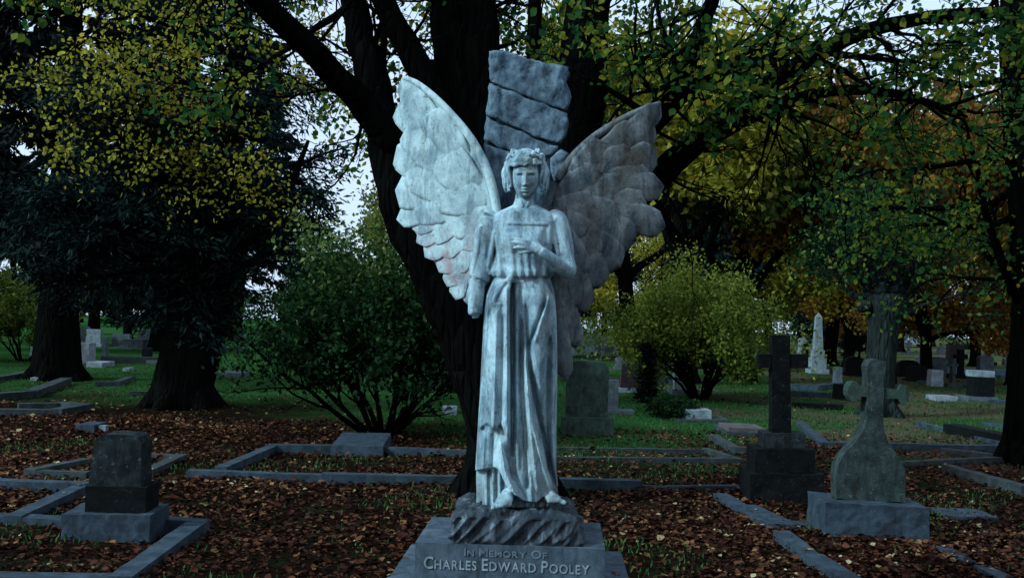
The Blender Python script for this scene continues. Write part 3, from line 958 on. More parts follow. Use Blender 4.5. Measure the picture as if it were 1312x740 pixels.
# ------------------------------------------------------------------ graves
class Grave:
    """a stone standing on the ground; parts are given in photo pixels at the stone's own distance"""
    def __init__(self, name, label, cat, px, py, rz=0.0, group=None):
        self.o = G(px, py)
        self.s = self.o.y / FPX
        self.px, self.py = px, py
        self.t = thing(name, label, cat, self.o, rz, group)
        rr = random.Random(px * 7 + py)
        self.t.rotation_euler = (R(rr.uniform(-1.0, 1.0)), R(rr.uniform(-1.2, 1.2)), rz + R(rr.uniform(-2.5, 2.5)))
        self.seed = px * 0.13 + py
    def z(self, y):
        return max((self.py - y) * self.s, 0)
    def block(self, name, x0, x1, ytop, ybot, d0, d1, mat, bev=.012, rough=.004, taper=0.0, step=.08):
        bm = bmesh.new()
        z0 = self.z(ybot) if ybot < self.py else -0.06
        add_box(bm, (x0 - self.px) * self.s, (x1 - self.px) * self.s, d0, d1, z0, self.z(ytop), taper)
        bevel(bm, bev)
        if rough:
            roughen(bm, step, rough, 7.0, self.seed)
        return bm_obj(name, bm, M[mat], self.t)
    def prism(self, name, outline, d0, d1, mat, bev=.01, rough=.003, step=.08):
        bm = bmesh.new()
        add_prism(bm, [((x - self.px) * self.s, self.z(y)) for x, y in outline], d0, d1)
        bevel(bm, bev, 2, 40)
        if rough:
            roughen(bm, step, rough, 7.0, self.seed)
        return bm_obj(name, bm, M[mat], self.t)

def arc(cx, cy, rx, ry, a0, a1, n=8):
    return [(cx + rx * math.cos(R(a0 + (a1 - a0) * i / n)), cy - ry * math.sin(R(a0 + (a1 - a0) * i / n))) for i in range(n + 1)]

# left: the square dark gravestone on its granite base
g = Grave('gravestone', 'square dark lichened gravestone on a granite block at the lower left', 'gravestone', 135, 691)
g.block('base_block', 80, 191, 659, 700, -.02, .44, 'granite', .012, .010, 0, .05)
g.block('plinth', 104, 181, 626, 659, .06, .36, 'black_stone', .035, .008)
g.prism('headstone', [(106, 627), (172, 627), (171, 571), (166, 563), (158, 560), (124, 560), (116, 563), (111, 571)], .09, .33, 'dark_lichen', .014, .010, .05)

# the black cross
g = Grave('cross_monument', 'black weathered stone cross on a stepped base right of centre', 'cross', 1008, 641, R(-2))
g.block('base_block', 961, 1055, 607, 650, -.02, .60, 'black_stone', .014, .010, 0, .05)
g.block('plinth', 970, 1046, 577, 607, .06, .52, 'black_stone', .02, .007)
g.block('upper_plinth', 983, 1036, 558, 577, .14, .44, 'dark_lichen', .02, .006)
g.block('shaft', 995, 1020, 431, 558, .20, .37, 'black_stone', .02, .005, .008)
g.block('cross_arm', 979, 994.4, 456, 474, .205, .365, 'black_stone', .012, .004)
g.block('cross_arm', 1020.6, 1042, 456, 474, .205, .365, 'black_stone', .012, .004)

# the sandstone cross with the bell-shaped foot
g = Grave('cross_monument', 'grey-green stone cross with bell-shaped foot on a rough granite block', 'cross', 1122, 692)
bb = g.block('base_block', 1056, 1187, 647, 700, -.02, .50, 'granite', .01, .014, 0, .05)
foot = [(1078, 646), (1166, 646), (1167, 622), (1165, 603), (1159, 590), (1151, 580), (1143, 570), (1137, 558), (1135, 545), (1134, 520), (1134, 488), (1136, 473), (1135, 466), (1125, 462), (1115, 465), (1112, 473), (1114, 488), (1114, 520), (1113, 545), (1109, 558), (1101, 570), (1093, 580), (1085, 590), (1079, 603), (1077, 622)]
g.prism('shaft', foot, .16, .33, 'grey_green', .018, .010, .05)
def disc_arm(x, y, sgn):
    pts = [(x - sgn * 25, y - 7), (x - sgn * 6, y - 6), (x - sgn * 2, y - 13), (x + sgn * 4, y - 12), (x + sgn * 8, y - 6), (x + sgn * 9, y), (x + sgn * 8, y + 6), (x + sgn * 4, y + 12), (x - sgn * 2, y + 13), (x - sgn * 6, y + 6), (x - sgn * 25, y + 7)]
    g.prism('cross_arm', pts[::sgn], .175, .315, 'mossy', .012, .004)
disc_arm(1098, 506, -1)
disc_arm(1160, 507, 1)

# mossy headstone right of the angel
g = Grave('headstone_monument', 'upright mossy green headstone on a low base just right of the angel', 'gravestone', 753, 559)
g.block('base_block', 720, 786, 535, 566, -.02, .42, 'mossy', .012, .006)
g.prism('headstone', [(725, 535), (779, 535), (779, 471), (773, 465), (752, 462.5), (731, 464), (725, 470)], .10, .30, 'mossy', .015, .010, .05)

# smaller stones behind it
g = Grave('gravestone', 'small grey gravestone half hidden beside the mossy headstone', 'gravestone', 785, 531)
g.block('base_block', 774, 812, 525, 535, -.05, .5, 'grey', .01, .004)
g.block('headstone', 776, 792, 487, 525, .06, .3, 'grey', .03, .004)
g = Grave('gravestone', 'brown-red polished headstone on a pale base', 'gravestone', 808, 502)
g.block('base_block', 793, 822, 497, 504, -.05, .45, 'pale', .01, .003)
g.prism('headstone', [(795, 497), (820, 497), (821.5, 468), (819, 465), (799, 465), (797, 468)], .05, .28, 'red_granite', .02, .002)
g = Grave('gravestone', 'pale blue-grey slanted headstone at the left foot of the yellow-green bush', 'gravestone', 878, 506)
g.block('base_block', 861, 896, 499, 510, -.05, .6, 'grey', .01, .004)
g.prism('headstone', [(865, 499), (888, 499), (886, 482), (882, 475), (868, 475), (865, 478)], .08, .3, 'pale', .02, .004)
g = Grave('flat_marker', 'thick pale-topped grave block lying beside the low dark shrub', 'grave marker', 897, 540)
g.block('base_block', 866, 934, 537, 546, -.1, 1.0, 'kerb_dark', .015, .006)
g.block('block', 882, 913, 526, 537, .1, .6, 'pale', .015, .004)
g = Grave('flat_slab', 'pinkish flat grave slab left of the black cross', 'grave slab', 958, 557)
g.block('base_block', 930, 985, 553, 562, -.1, .9, 'kerb_dark', .015, .006)
g.block('slab', 933, 981, 548, 553, -.02, .7, 'pink_slab', .02, .005)

# low slabs
g = Grave('flat_marker', 'bluish slanted marker block lying left of the angel under the bush', 'grave marker', 457, 582)
bm = bmesh.new()
x0, x1 = (423 - 457) * g.s, (491 - 457) * g.s
vs = [(x0, 0, -.05), (x1, 0, -.05), (x1, .75, -.05), (x0, .75, -.05), (x0 + .01, .01, .10), (x1 - .01, .01, .10), (x1 - .01, .72, .19), (x0 + .01, .72, .19)]
v = [bm.verts.new(q) for q in vs]
for f in ((3, 2, 1, 0), (4, 5, 6, 7), (0, 1, 5, 4), (1, 2, 6, 5), (2, 3, 7, 6), (3, 0, 4, 7)):
    bm.faces.new([v[i] for i in f])
bevel(bm, .02)
roughen(bm, .08, .005, 6, 3)
bm_obj('slab', bm, M['granite'], g.t)
g = Grave('flat_marker', 'small pale slab lying among leaves behind the lichened gravestone', 'grave marker', 112, 553)
g.block('slab', 97, 121, 544, 556, -.02, .45, 'granite', .015, .004)
g.block('vase_base', 124, 133, 545, 552, .05, .15, 'pale', .01, .003)
p = G(1240, 664)
g = Grave('flat_marker', 'flat bluish plaque set in the leaves right of the stone cross', 'grave marker', 1241, 664)
g.block('slab', 1211, 1278, 661, 668, -.02, .42, 'granite', .01, .003)

# ---- kerbs: one thing for each plot, each side a stone of its own (pixels of the kerb's centre line on the ground)
KERB_TOPS = []
def kerb(label, lines, w=.14, h=.12, mat='kerb', closed=False):
    w, h = w * .86, h * .66
    all_pts = [G(x, y, h) for ln in lines for x, y in ln]
    c = sum(all_pts, Vector()) / len(all_pts)
    c.z = 0
    t = thing('grave_kerb', label, 'kerb', c, 0, 'stone kerbs round the graves')
    k = 0
    for ln in lines:
        q = [G(x, y, h) for x, y in ln]
        for a, b in zip(q[:-1], q[1:]):
            d = b - a
            L = d.length
            u = d / L
            s = Vector((-u.y, u.x, 0))
            n = max(1, int(round(L / 1.9)))
            for i in range(n):
                p0 = a + u * (L * i / n + (.004 if i else -w * .42 * (1 if k % 2 else .98)))
                p1 = a + u * (L * (i + 1) / n - (.004 if i < n - 1 else -w * .40))
                hh = h + ((k * 37) % 11 - 5) * .0016 + .003 * (k % 2)
                ww = w * (1 + ((k * 53) % 7 - 3) * .012)
                if p0.y < 18:
                    KERB_TOPS.append((p0, p1, ww, hh))
                bm = bmesh.new()
                tw = ((k * 29) % 9 - 4) * .0012
                vs = [bm.verts.new(tuple(p)) for p in
                      [Vector((e.x, e.y, 0)) + s * sg * ww / 2 + Vector((0, 0, zz)) for zz in (-.08, 1) for e, sg in ((p0, -1), (p1, -1), (p1, 1), (p0, 1))]]
                for v in vs[4:]:
                    v.co.z = hh + (tw if v in (vs[5], vs[6]) else -tw)
                for f in ((3, 2, 1, 0), (4, 5, 6, 7), (0, 1, 5, 4), (1, 2, 6, 5), (2, 3, 7, 6), (3, 0, 4, 7)):
                    bm.faces.new([vs[j] for j in f])
                bevel(bm, .014)
                if p0.y < 16:
                    roughen(bm, .14, .006, 5, k)
                bm_obj('kerb_stone', bm, M[mat], t, off=c)
                k += 1
    return t

kerb('granite kerb round the lichened gravestone at the lower left', [[(-40, 733), (158, 735), (254, 666), (206, 663)], [(80, 662), (-40, 656)]], .17, .11)
kerb('kerb running back from the lower left corner beside the lichened gravestone', [[(20, 658), (106, 618), (-40, 612)]], .16, .13)
kerb('kerb of the plot just behind the lichened gravestone', [[(108, 603), (42, 600), (108, 587)], [(190, 601), (232, 582), (186, 580)]], .14, .12, 'kerb_dark')
kerb('long bluish kerb running left from behind the angel with a leaf-filled plot', [[(248, 601), (420, 606), (580, 609), (700, 611), (815, 614)], [(285, 596), (350, 570), (480, 571), (600, 576)]], .15, .13)
kerb('thin kerbs beside the mossy headstone right of the angel', [[(718, 572), (905, 574), (948, 587)], [(716, 585), (942, 587)]], .10, .08, 'kerb_dark')
kerb('kerb joining the black cross from the left', [[(800, 618), (860, 622), (960, 621)]], .10, .06)
kerb('broad kerb in the leaves in front of the black cross', [[(925, 632), (990, 668), (1054, 670)], [(962, 648), (1003, 667)]], .17, .07)
kerb('near granite kerb running down to the lower right of the stone cross', [[(1004, 680), (1046, 712), (1110, 752)]], .16, .12)
kerb('low kerb between the crosses running right across the leaves', [[(1026, 540), (1056, 566), (1180, 568), (1296, 570)]], .17, .14)
kerb('pinkish slab plot kerb behind the black cross', [[(914, 556), (944, 572), (985, 574)]], .16, .13, 'kerb_dark')
kerb('slanting kerb right of the stone cross among the leaves', [[(1160, 590), (1288, 583), (1212, 574)], [(1216, 596), (1312, 622)]], .15, .12, 'kerb_dark')
kerb('thick dark kerb block at the right beside the near trunk', [[(1224, 543), (1296, 556)]], .34, .26, 'black_stone')
kerb('thin kerbs on the grass at the right behind the stone cross', [[(1180, 540), (1290, 567)], [(1262, 541), (1312, 545)]], .14, .10)
kerb('broken kerb pieces in the leaves at the lower right corner', [[(1212, 700), (1238, 713)], [(1262, 726), (1300, 745)]], .13, .06)
kerb('dark kerb lying in the grass at the far left of the lawn', [[(4, 523), (75, 523), (110, 517), (80, 515), (30, 516)]], .22, .17, 'kerb_dark')
kerb('dark kerbed plot beside the black trunk at the left', [[(-20, 504), (42, 499), (84, 484)], [(-20, 484), (40, 475)]], .28, .20, 'kerb_dark')
kerb('low dark kerb in the grass between the two black trunks', [[(125, 488), (150, 488), (170, 481)], [(170, 501), (198, 501), (200, 492)]], .18, .14, 'kerb_dark')
kerb('long grey kerb wall far back between the two black trunks', [[(135, 456), (215, 457)]], .35, .35, 'kerb_dark')
kerb('dark kerb under the right side of the yellow-green bush', [[(1020, 515), (1075, 517)]], .22, .18, 'black_stone')
kerb('broad kerb across the grass behind the right graves', [[(1182, 487), (1240, 492)], [(1275, 512), (1330, 514)]], .3, .16)
kerb('long kerb far back near the small dark cross on the right', [[(1200, 470), (1312, 474)]], .5, .35)
kerb('grey kerbs farther back right of the mossy headstone', [[(786, 484), (860, 486)], [(740, 455), (792, 456)]], .3, .2)
kerb('pale kerb steps behind the black cross near the pale obelisk', [[(1020, 500), (1060, 502)], [(1018, 492), (1045, 493), (1078, 490)]], .3, .22)

# ---- farther graves
def simple(name, label, px, py, w, h, mat, kind='round', base=True, d=.25, bmat=None, group=None):
    """small far stone: w, h in pixels"""
    g = Grave(name, label, 'gravestone' if kind != 'cross' else 'cross', px, py, 0, group)
    bh = h * .16 if base else 0
    if base:
        g.block('base_block', px - w * .62, px + w * .62, py - bh, py + 3, -.08, d + .14, bmat or mat, .015, 0)
    if kind == 'round':
        g.prism('headstone', [(px - w / 2, py - bh), (px + w / 2, py - bh)] + arc(px, py - h + w * .22, w / 2, w * .22, 0, 180, 8), 0, d, mat, .012, 0)
    elif kind == 'block':
        g.block('headstone', px - w / 2, px + w / 2, py - h, py - bh, 0, d, mat, .025, .004 if g.o.y < 30 else 0, .02)
    elif kind == 'cross':
        a = w * .13
        g.block('shaft', px - a, px + a, py - h, py - bh, .05, d - .03, mat, .01, 0)
        for s in (-1, 1):
            g.block('cross_arm', *sorted((px + s * (a + .2), px + s * w * .36)), py - h * .83, py - h * .83 + 2 * a, .055, d - .035, mat, .01, 0)
    elif kind == 'flat':
        g.block('slab', px - w / 2, px + w / 2, py - h, py + 3, -.1, d, mat, .02, 0)
    return g

simple('gravestone', 'pale stepped gravestone right of the left black trunk', 103, 466, 21, 27, 'pale', 'block', True, .5)
simple('gravestone', 'dark upright stone behind the pale stepped gravestone', 106, 440, 10, 22, 'grey', 'round', False, .4)
simple('flat_slab', 'white flat slab on the lawn right of the left black trunk', 122, 471, 20, 7, 'pale', 'flat', False, .8)
simple('gravestone', 'thin dark stone post far back between the black trunks', 133, 456, 5, 24, 'grey', 'block', False, .3)
simple('gravestone', 'pale blue headstone far back at the left beyond the small bush', 47, 446, 8, 26, 'pale', 'round', True, .4)
simple('gravestone', 'pale low stone at the left edge of the black trunk', 46, 456, 16, 12, 'pale', 'block', False, .5)
simple('gravestone', 'wide pale tomb far back between the two black trunks', 168, 447, 30, 12, 'grey', 'block', True, .9)
simple('gravestone', 'small dark rounded stone before the far kerb wall on the left', 186, 459, 9, 14, 'black_stone', 'round', False, .4)
simple('flat_slab', 'flat pale slab on the grass just left of the forked trunk', 193, 466, 32, 5, 'grey', 'flat', False, 1.0)
simple('flat_slab', 'tiny pale marker in the grass between the black trunks', 163, 475, 8, 4, 'pale', 'flat', False, .3)
simple('flat_slab', 'pale flat slab on the grass between the forked trunk and the round bush', 290, 484, 40, 7, 'grey', 'flat', False, 1.0)
simple('flat_slab', 'low white marker by the black trunk at the left edge of the lawn', 46, 488, 10, 5, 'pale', 'flat', False, .3)
simple('flat_slab', 'white flowers slab at the right foot of the round dark bush', 576, 530, 18, 9, 'pale', 'flat', False, .3)
# right of the angel, far
simple('gravestone', 'wide grey block below the small clipped shrub', 743, 440, 22, 7, 'grey', 'block', False, 1.2)
simple('gravestone', 'grey column stone below the white obelisk', 764, 445, 8, 22, 'grey', 'block', True, .6)
simple('gravestone', 'low grey block wall behind the mossy headstone', 778, 450, 30, 7, 'grey', 'block', False, 1.0)
simple('gravestone', 'small blue-grey stone behind the brown headstone', 796, 472, 14, 15, 'grey', 'round', True, .3)
simple('gravestone', 'dark small stone with a pointed top behind the brown headstone', 817, 468, 9, 14, 'black_stone', 'cross', True, .25)
simple('gravestone', 'grey square post on a pale base behind the bush and black cross', 1075, 497, 9, 27, 'grey', 'block', True, .3, 'pale')
simple('gravestone', 'dark square block beside the left arm of the stone cross', 1084, 513, 18, 20, 'black_stone', 'block', False, .5)
simple('gravestone', 'dark upright stone left of the pale obelisk', 1033, 460, 6, 20, 'black_stone', 'block', False, .5)
simple('gravestone', 'dark red stone just right of the pale obelisk', 1054, 461, 8, 30, 'red_granite', 'round', True, .5)
simple('gravestone', 'pale square rough gravestone right of the stone cross', 1201, 496, 16, 22, 'pale', 'block', False, .4)
simple('gravestone', 'small grey stone cross beside the pale square gravestone', 1223, 497, 16, 38, 'grey_green', 'cross', True, .3)
simple('gravestone', 'dark sloped stone base left of the pale square gravestone', 1180, 489, 20, 20, 'black_stone', 'block', True, .7)
simple('gravestone', 'thin dark cross before the orange tree on the right', 1183, 474, 16, 40, 'black_stone', 'cross', True, .3)
simple('gravestone', 'dark square-topped gravestone far back on the right', 1226, 466, 20, 25, 'red_granite', 'block', False, .5)
simple('gravestone', 'small dark cross on a stepped base far back at the right', 1268, 468, 14, 30, 'black_stone', 'cross', True, .5)
g = Grave('gravestone', 'dark block gravestone with a pale top at the right', 'gravestone', 1258, 515)
g.block('base_block', 1238, 1276, 508, 519, -.1, .6, 'grey', .015, .004)
g.block('headstone', 1247, 1274, 483, 508, 0, .4, 'black_stone', .02, .004)
g.block('cap', 1246, 1274, 475, 482.7, .01, .41, 'pale', .02, .004)
simple('flat_slab', 'white flat slab on the grass right of the stone cross', 1211, 513, 28, 6, 'pale', 'flat', False, .5)
simple('gravestone', 'dark blue upright stone at the right edge beside the near trunk', 1307, 492, 14, 38, 'black_stone', 'block', True, .5, 'pale')
simple('gravestone', 'white tall tomb far back right of the pollarded trunk', 1171, 441, 11, 22, 'pale', 'block', True, 1.0)
simple('gravestone', 'grey tomb far back beside the white tall tomb', 1160, 439, 8, 14, 'grey', 'block', False, 1.0)
simple('gravestone', 'round white stone behind the dark sloped base at the right', 1178, 465, 7, 9, 'pale', 'round', False, .3)
simple('gravestone', 'grey tomb wall far back between the pale obelisk and the pollarded trunk', 1078, 447, 30, 8, 'grey', 'block', False, 1.5)

def obelisk(label, px, py, w, top, mat, tiers):
    g = Grave('obelisk', label, 'obelisk', px, py)
    y = py + 3
    for tw, tt in tiers:
        g.block('plinth', px - tw / 2, px + tw / 2, tt, y, -tw * g.s / 2, tw * g.s / 2, mat, .03, 0)
        y = tt
    bm = bmesh.new()
    a, b, z0, z1 = w / 2 * g.s, w / 2 * g.s * .68, g.z(y), g.z(top)
    lo = [bm.verts.new((x * a, yy * a, z0)) for x, yy in ((-1, -1), (1, -1), (1, 1), (-1, 1))]
    hi = [bm.verts.new((x * b, yy * b, z1)) for x, yy in ((-1, -1), (1, -1), (1, 1), (-1, 1))]
    tip = bm.verts.new((0, 0, z1 + b * 1.6))
    bm.faces.new(lo[::-1])
    for i in range(4):
        j = (i + 1) % 4
        bm.faces.new((lo[i], lo[j], hi[j], hi[i]))
        bm.faces.new((hi[i], hi[j], tip))
    bevel(bm, .02)
    bm_obj('shaft', bm, M[mat], g.t)
obelisk('pale blue-grey obelisk between the two crosses', 1047, 478, 11, 406, 'pale', [(24, 472), (18, 458), (14, 448)])
obelisk('white stepped obelisk far away right of the angel', 757, 432, 6, 396, 'pale', [(16, 424), (11, 412), (8, 404)])

# small stones in rows far back
ORDW = ('leftmost', 'second from the left', 'third from the left', 'fourth from the left', 'fourth from the right', 'third from the right', 'second from the right', 'rightmost')
def far_row(where, x0, x1, y0, y1, seed):
    rr = random.Random(seed)
    for k in range(8):
        px = x0 + (x1 - x0) * (k + rr.uniform(-.25, .25)) / 7
        py = y0 + (y1 - y0) * (k / 7) + rr.uniform(-3, 3)
        s_ = G(px, py).y / FPX
        m_ = rr.choice(('pale', 'grey', 'grey', 'black_stone'))
        kd = rr.choice(('round', 'block', 'round', 'cross', 'flat'))
        wd, hh = rr.uniform(.5, .9) / s_, rr.uniform(.6, 1.2) / s_
        if kd == 'flat':
            wd, hh = wd * 1.6, hh * .25
        simple('gravestone', ORDW[k] + ' small stone ' + where, px, py, wd, hh, m_, kd, kd != 'flat', .3, None, 'small stones far back')
far_row('in the far row just right of the angel', 735, 870, 452, 462, 1)
far_row('in the far row right of the black cross', 1020, 1290, 450, 458, 2)
far_row('in the middle row behind the two crosses', 1060, 1300, 478, 484, 3)
far_row('in the far row on the left lawn', 90, 300, 440, 447, 4)
# ------------------------------------------------------------------ the stone angel
AY = 5.02
AB = Vector((P(668, 640, AY).x, AY, 0))
PXM = AY / FPX

def S(px, py, dy=0.0):
    return P(px, py, AY + dy)

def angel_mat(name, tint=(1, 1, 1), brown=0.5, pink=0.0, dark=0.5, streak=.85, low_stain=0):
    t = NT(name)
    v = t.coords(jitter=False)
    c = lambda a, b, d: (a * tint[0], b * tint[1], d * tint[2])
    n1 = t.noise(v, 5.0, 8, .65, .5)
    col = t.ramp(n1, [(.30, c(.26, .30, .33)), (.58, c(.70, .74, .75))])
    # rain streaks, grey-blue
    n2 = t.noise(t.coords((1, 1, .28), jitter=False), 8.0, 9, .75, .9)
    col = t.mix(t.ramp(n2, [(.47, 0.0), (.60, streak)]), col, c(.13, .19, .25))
    # brown patches
    n3 = t.noise(t.coords((1, 1, .5), jitter=False), 4.2, 7, .7, .7)
    if low_stain:      # earth-brown staining over the lower gown
        sp = t.n('ShaderNodeSeparateXYZ')
        t.l(v, sp.inputs[0])
        lo = t.n('ShaderNodeMapRange')
        for k, val in (('From Min', 1.12), ('From Max', .74), ('To Min', 0.0), ('To Max', low_stain)):
            lo.inputs[k].default_value = val
        t.l(sp.outputs['Z'], lo.inputs['Value'])
        rt = t.n('ShaderNodeMapRange')
        for k, val in (('From Min', -.12), ('From Max', .15), ('To Min', 0.1), ('To Max', 1.0)):
            rt.inputs[k].default_value = val
        t.l(sp.outputs['X'], rt.inputs['Value'])
        pr = t.n('ShaderNodeMath', operation='MULTIPLY_ADD')
        t.l(lo.outputs[0], pr.inputs[0])
        t.l(rt.outputs[0], pr.inputs[1])
        t.l(n3, pr.inputs[2])
        n3 = pr.outputs[0]
    col = t.mix(t.ramp(n3, [(.62 - .22 * brown, 0.0), (.78 - .18 * brown, .8 * min(1, .5 + brown))]), col, c(.20, .15, .11))
    if pink:
        n4 = t.noise(t.coords((1.3, 1, 1), jitter=False), 7.0, 5, .6, .6)
        sep = t.n('ShaderNodeSeparateXYZ')
        t.l(v, sep.inputs[0])
        low = t.ramp(sep.outputs['Z'], [(0.0, 0.0), (1.0, 1.0)])
        mr = t.n('ShaderNodeMapRange')
        for k, val in (('From Min', 2.25), ('From Max', 1.95), ('To Min', 0.0), ('To Max', pink)):
            mr.inputs[k].default_value = val
        t.l(sep.outputs['Z'], mr.inputs['Value'])
        mm = t.n('ShaderNodeMath', operation='MULTIPLY')
        t.l(t.ramp(n4, [(.46, 0.0), (.62, 1.0)]), mm.inputs[0])
        t.l(mr.outputs[0], mm.inputs[1])
        col = t.mix(mm.outputs[0], col, (.42, .27, .28))
    # black lichen specks and patches
    n5 = t.noise(v, 34.0, 6, .75, .3)
    col = t.mix(t.ramp(n5, [(.60 - .06 * dark, 0.0), (.70, .85)]), col, c(.06, .065, .06))
    n6 = t.noise(t.coords((1, 1, .35), jitter=False), 9.0, 8, .75, .4)
    col = t.mix(t.ramp(n6, [(.58 - .10 * dark, 0.0), (.70, .8)]), col, c(.06, .075, .085))
    fine = t.noise(v, 140.0, 4, .7)
    col = t.mix(.3, col, t.ramp(fine, [(.3, .5), (.7, 1.0)]), 'MULTIPLY')
    h = t.mix(.4, t.mix(.5, n5, n1), fine)
    return t.done(t.bsdf(col, .85, h, .8, .014, .06))

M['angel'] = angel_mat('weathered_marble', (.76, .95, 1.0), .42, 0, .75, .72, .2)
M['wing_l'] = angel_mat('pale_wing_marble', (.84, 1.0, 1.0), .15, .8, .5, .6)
M['wing_r'] = angel_mat('brown_stained_shaded_wing_marble', (.42, .44, .44), .75, 0, .9)  # brown stains, plus the shade on this wing put into a darker tint
M['rock'] = angel_mat('grey_pillar_stone', (.30, .40, .48), .2, 0, 1.15)
M['rock_base'] = angel_mat('dark_rock_base', (.17, .20, .235), .1, 0, 1.0)
def strata_mat():
    t = NT('dark_rock_with_pale_strata')
    v = t.coords(jitter=False)
    mp = t.n('ShaderNodeMapping')
    mp.inputs['Rotation'].default_value = (0, R(-37), 0)
    mp.inputs['Scale'].default_value = (1, .5, .16)
    t.l(v, mp.inputs['Vector'])
    n1 = t.noise(mp.outputs[0], 15, 7, .7, .5)
    col = t.ramp(n1, [(.40, (.022, .028, .034)), (.56, (.06, .075, .09)), (.68, (.24, .29, .33)), (.8, (.34, .39, .42))])
    n2 = t.noise(v, 60, 5, .7)
    col = t.mix(.5, col, t.ramp(n2, [(.3, .35), (.7, 1.0)]), 'MULTIPLY')
    return t.done(t.bsdf(col, .75, t.mix(.5, n1, n2), .6, .015, .1))
M['rock_base'] = strata_mat()
M['ped'] = stone_mat('pedestal_granite', (.12, .16, .20), (.04, .055, .07), 9, (.02, .03, .038), .5, .72, bump=.35, grain=160)
M['letters'] = stone_mat('pale_raised_letters', (.40, .46, .49), (.20, .25, .28), 20, (.10, .13, .15), .5, .66, bump=.3)

M['ped_letters'] = stone_mat('worn_letters', (.20, .245, .28), (.10, .13, .155), 20, (.05, .06, .07), .5, .66, bump=.3)
angel = thing('angel_monument', 'winged stone angel with hand on breast standing on an inscribed pedestal', 'statue', AB)

def lerp_rows(rows, y, k):
    return float(np.interp(y, [r[0] for r in rows], [r[k] for r in rows]))

def gauss(x, w):
    return math.exp(-abs(x / w) ** 1.5)

def sig(x):
    return 1 / (1 + math.exp(-max(-40, min(40, x))))

def line_at(pts, py):
    return float(np.interp(py, [p[1] for p in pts], [p[0] for p in pts]))

def window(py, a, b, soft=8):
    return sig((py - a) / soft * 3) * sig((b - py) / soft * 3)

def lathe(mb, rows, y0, y1, step, disp, ncol=150, power=2.3, hem=None):
    """closed body of elliptical sections; rows = (py, x_left, x_right, depth_front, depth_back)"""
    ys = np.arange(y0, y1 + step * .5, step)
    V, F = [], []
    for y in ys:
        xl, xr, df, db = (lerp_rows(rows, y, k) for k in (1, 2, 3, 4))
        cx, hw = (xl + xr) / 2, (xr - xl) / 2
        for i in range(ncol):
            th = 2 * math.pi * i / ncol
            c, s = math.cos(th), math.sin(th)
            e = 2 / power
            px = cx + hw * math.copysign(abs(c) ** e, c)
            dd = abs(s) ** e
            yy = y
            if hem is not None and s > -.2:
                hy = hem(px)
                if y > hy:
                    yy = hy + (y - hy) * .02
            d = -df * dd if s > 0 else db * dd
            if s > 0 and disp is not None:
                d -= disp(px, yy) * min(1, dd * 1.6)
            if hem is not None and y > yy + .5:
                k = 1 - .97 * min(1.0, (y - yy) / max(y1 - yy, 1e-3))
                px, d = cx + (px - cx) * k, d * k
            V.append(S(px, yy, d))
    n = len(ys)
    for j in range(n - 1):
        for i in range(ncol):
            i2 = (i + 1) % ncol
            F.append((j * ncol + i, j * ncol + i2, (j + 1) * ncol + i2, (j + 1) * ncol + i))
    F.append(tuple(range(ncol))[::-1])
    F.append(tuple((n - 1) * ncol + i for i in range(ncol)))
    mb.add(V, F)

def ptube(mb, pts, sides=14):
    """tube along (px, py, dy, radius in px), rounded ends"""
    q = [S(x, y, d) for x, y, d, r in pts]
    rr = [r * PXM for *_, r in pts]
    # Catmull-Rom
    out, ro = [], []
    for i in range(len(q) - 1):
        p0, p1, p2, p3 = q[max(i - 1, 0)], q[i], q[i + 1], q[min(i + 2, len(q) - 1)]
        for s in range(5):
            u = s / 5
            out.append(.5 * ((2 * p1) + (p2 - p0) * u + (2 * p0 - 5 * p1 + 4 * p2 - p3) * u * u + (3 * p1 - p0 - 3 * p2 + p3) * u ** 3))
            ro.append(rr[i] + (rr[i + 1] - rr[i]) * u)
    out.append(q[-1]); ro.append(rr[-1])
    mb.tube(out, ro, sides)
    return out, ro

def pball(mb, px, py, dy, rx, ry, rd, nu=16, nv=12):
    """ellipsoid in pixels (rd in pixels too)"""
    mb.ball(S(px, py, dy), (rx * PXM, rd * PXM, ry * PXM), None, nu, nv)

def remesh(mb, voxel, smooth=2, fac=.5):
    me = mb.mesh('tmp')
    o = bpy.data.objects.new('tmp', me)
    COL.objects.link(o)
    m = o.modifiers.new('r', 'REMESH')
    m.mode = 'VOXEL'
    m.voxel_size = voxel
    m.adaptivity = 0.0
    if smooth:
        s = o.modifiers.new('s', 'SMOOTH')
        s.factor = fac
        s.iterations = smooth
    dg = bpy.context.evaluated_depsgraph_get()
    out = bpy.data.meshes.new_from_object(o.evaluated_get(dg))
    bpy.data.objects.remove(o, do_unlink=True)
    n = len(out.vertices)
    co = np.empty(n * 3, np.float32)
    out.vertices.foreach_get('co', co)
    F = np.empty(len(out.loops), np.int32)
    out.loops.foreach_get('vertex_index', F)
    F = F.reshape(-1, 4)
    bpy.data.meshes.remove(out)
    return co.reshape(-1, 3), F

def join_np(name, chunks, mat, parent, off):
    Vs, Fs, b = [], [], 0
    for V, F in chunks:
        Vs.append(V); Fs.append(F + b); b += len(V)
    me = np_mesh(name, np.concatenate(Vs) - np.array(tuple(off), np.float32), np.concatenate(Fs))
    me.polygons.foreach_set('use_smooth', [True] * len(me.polygons))
    return link_mesh(name, me, mat, parent)

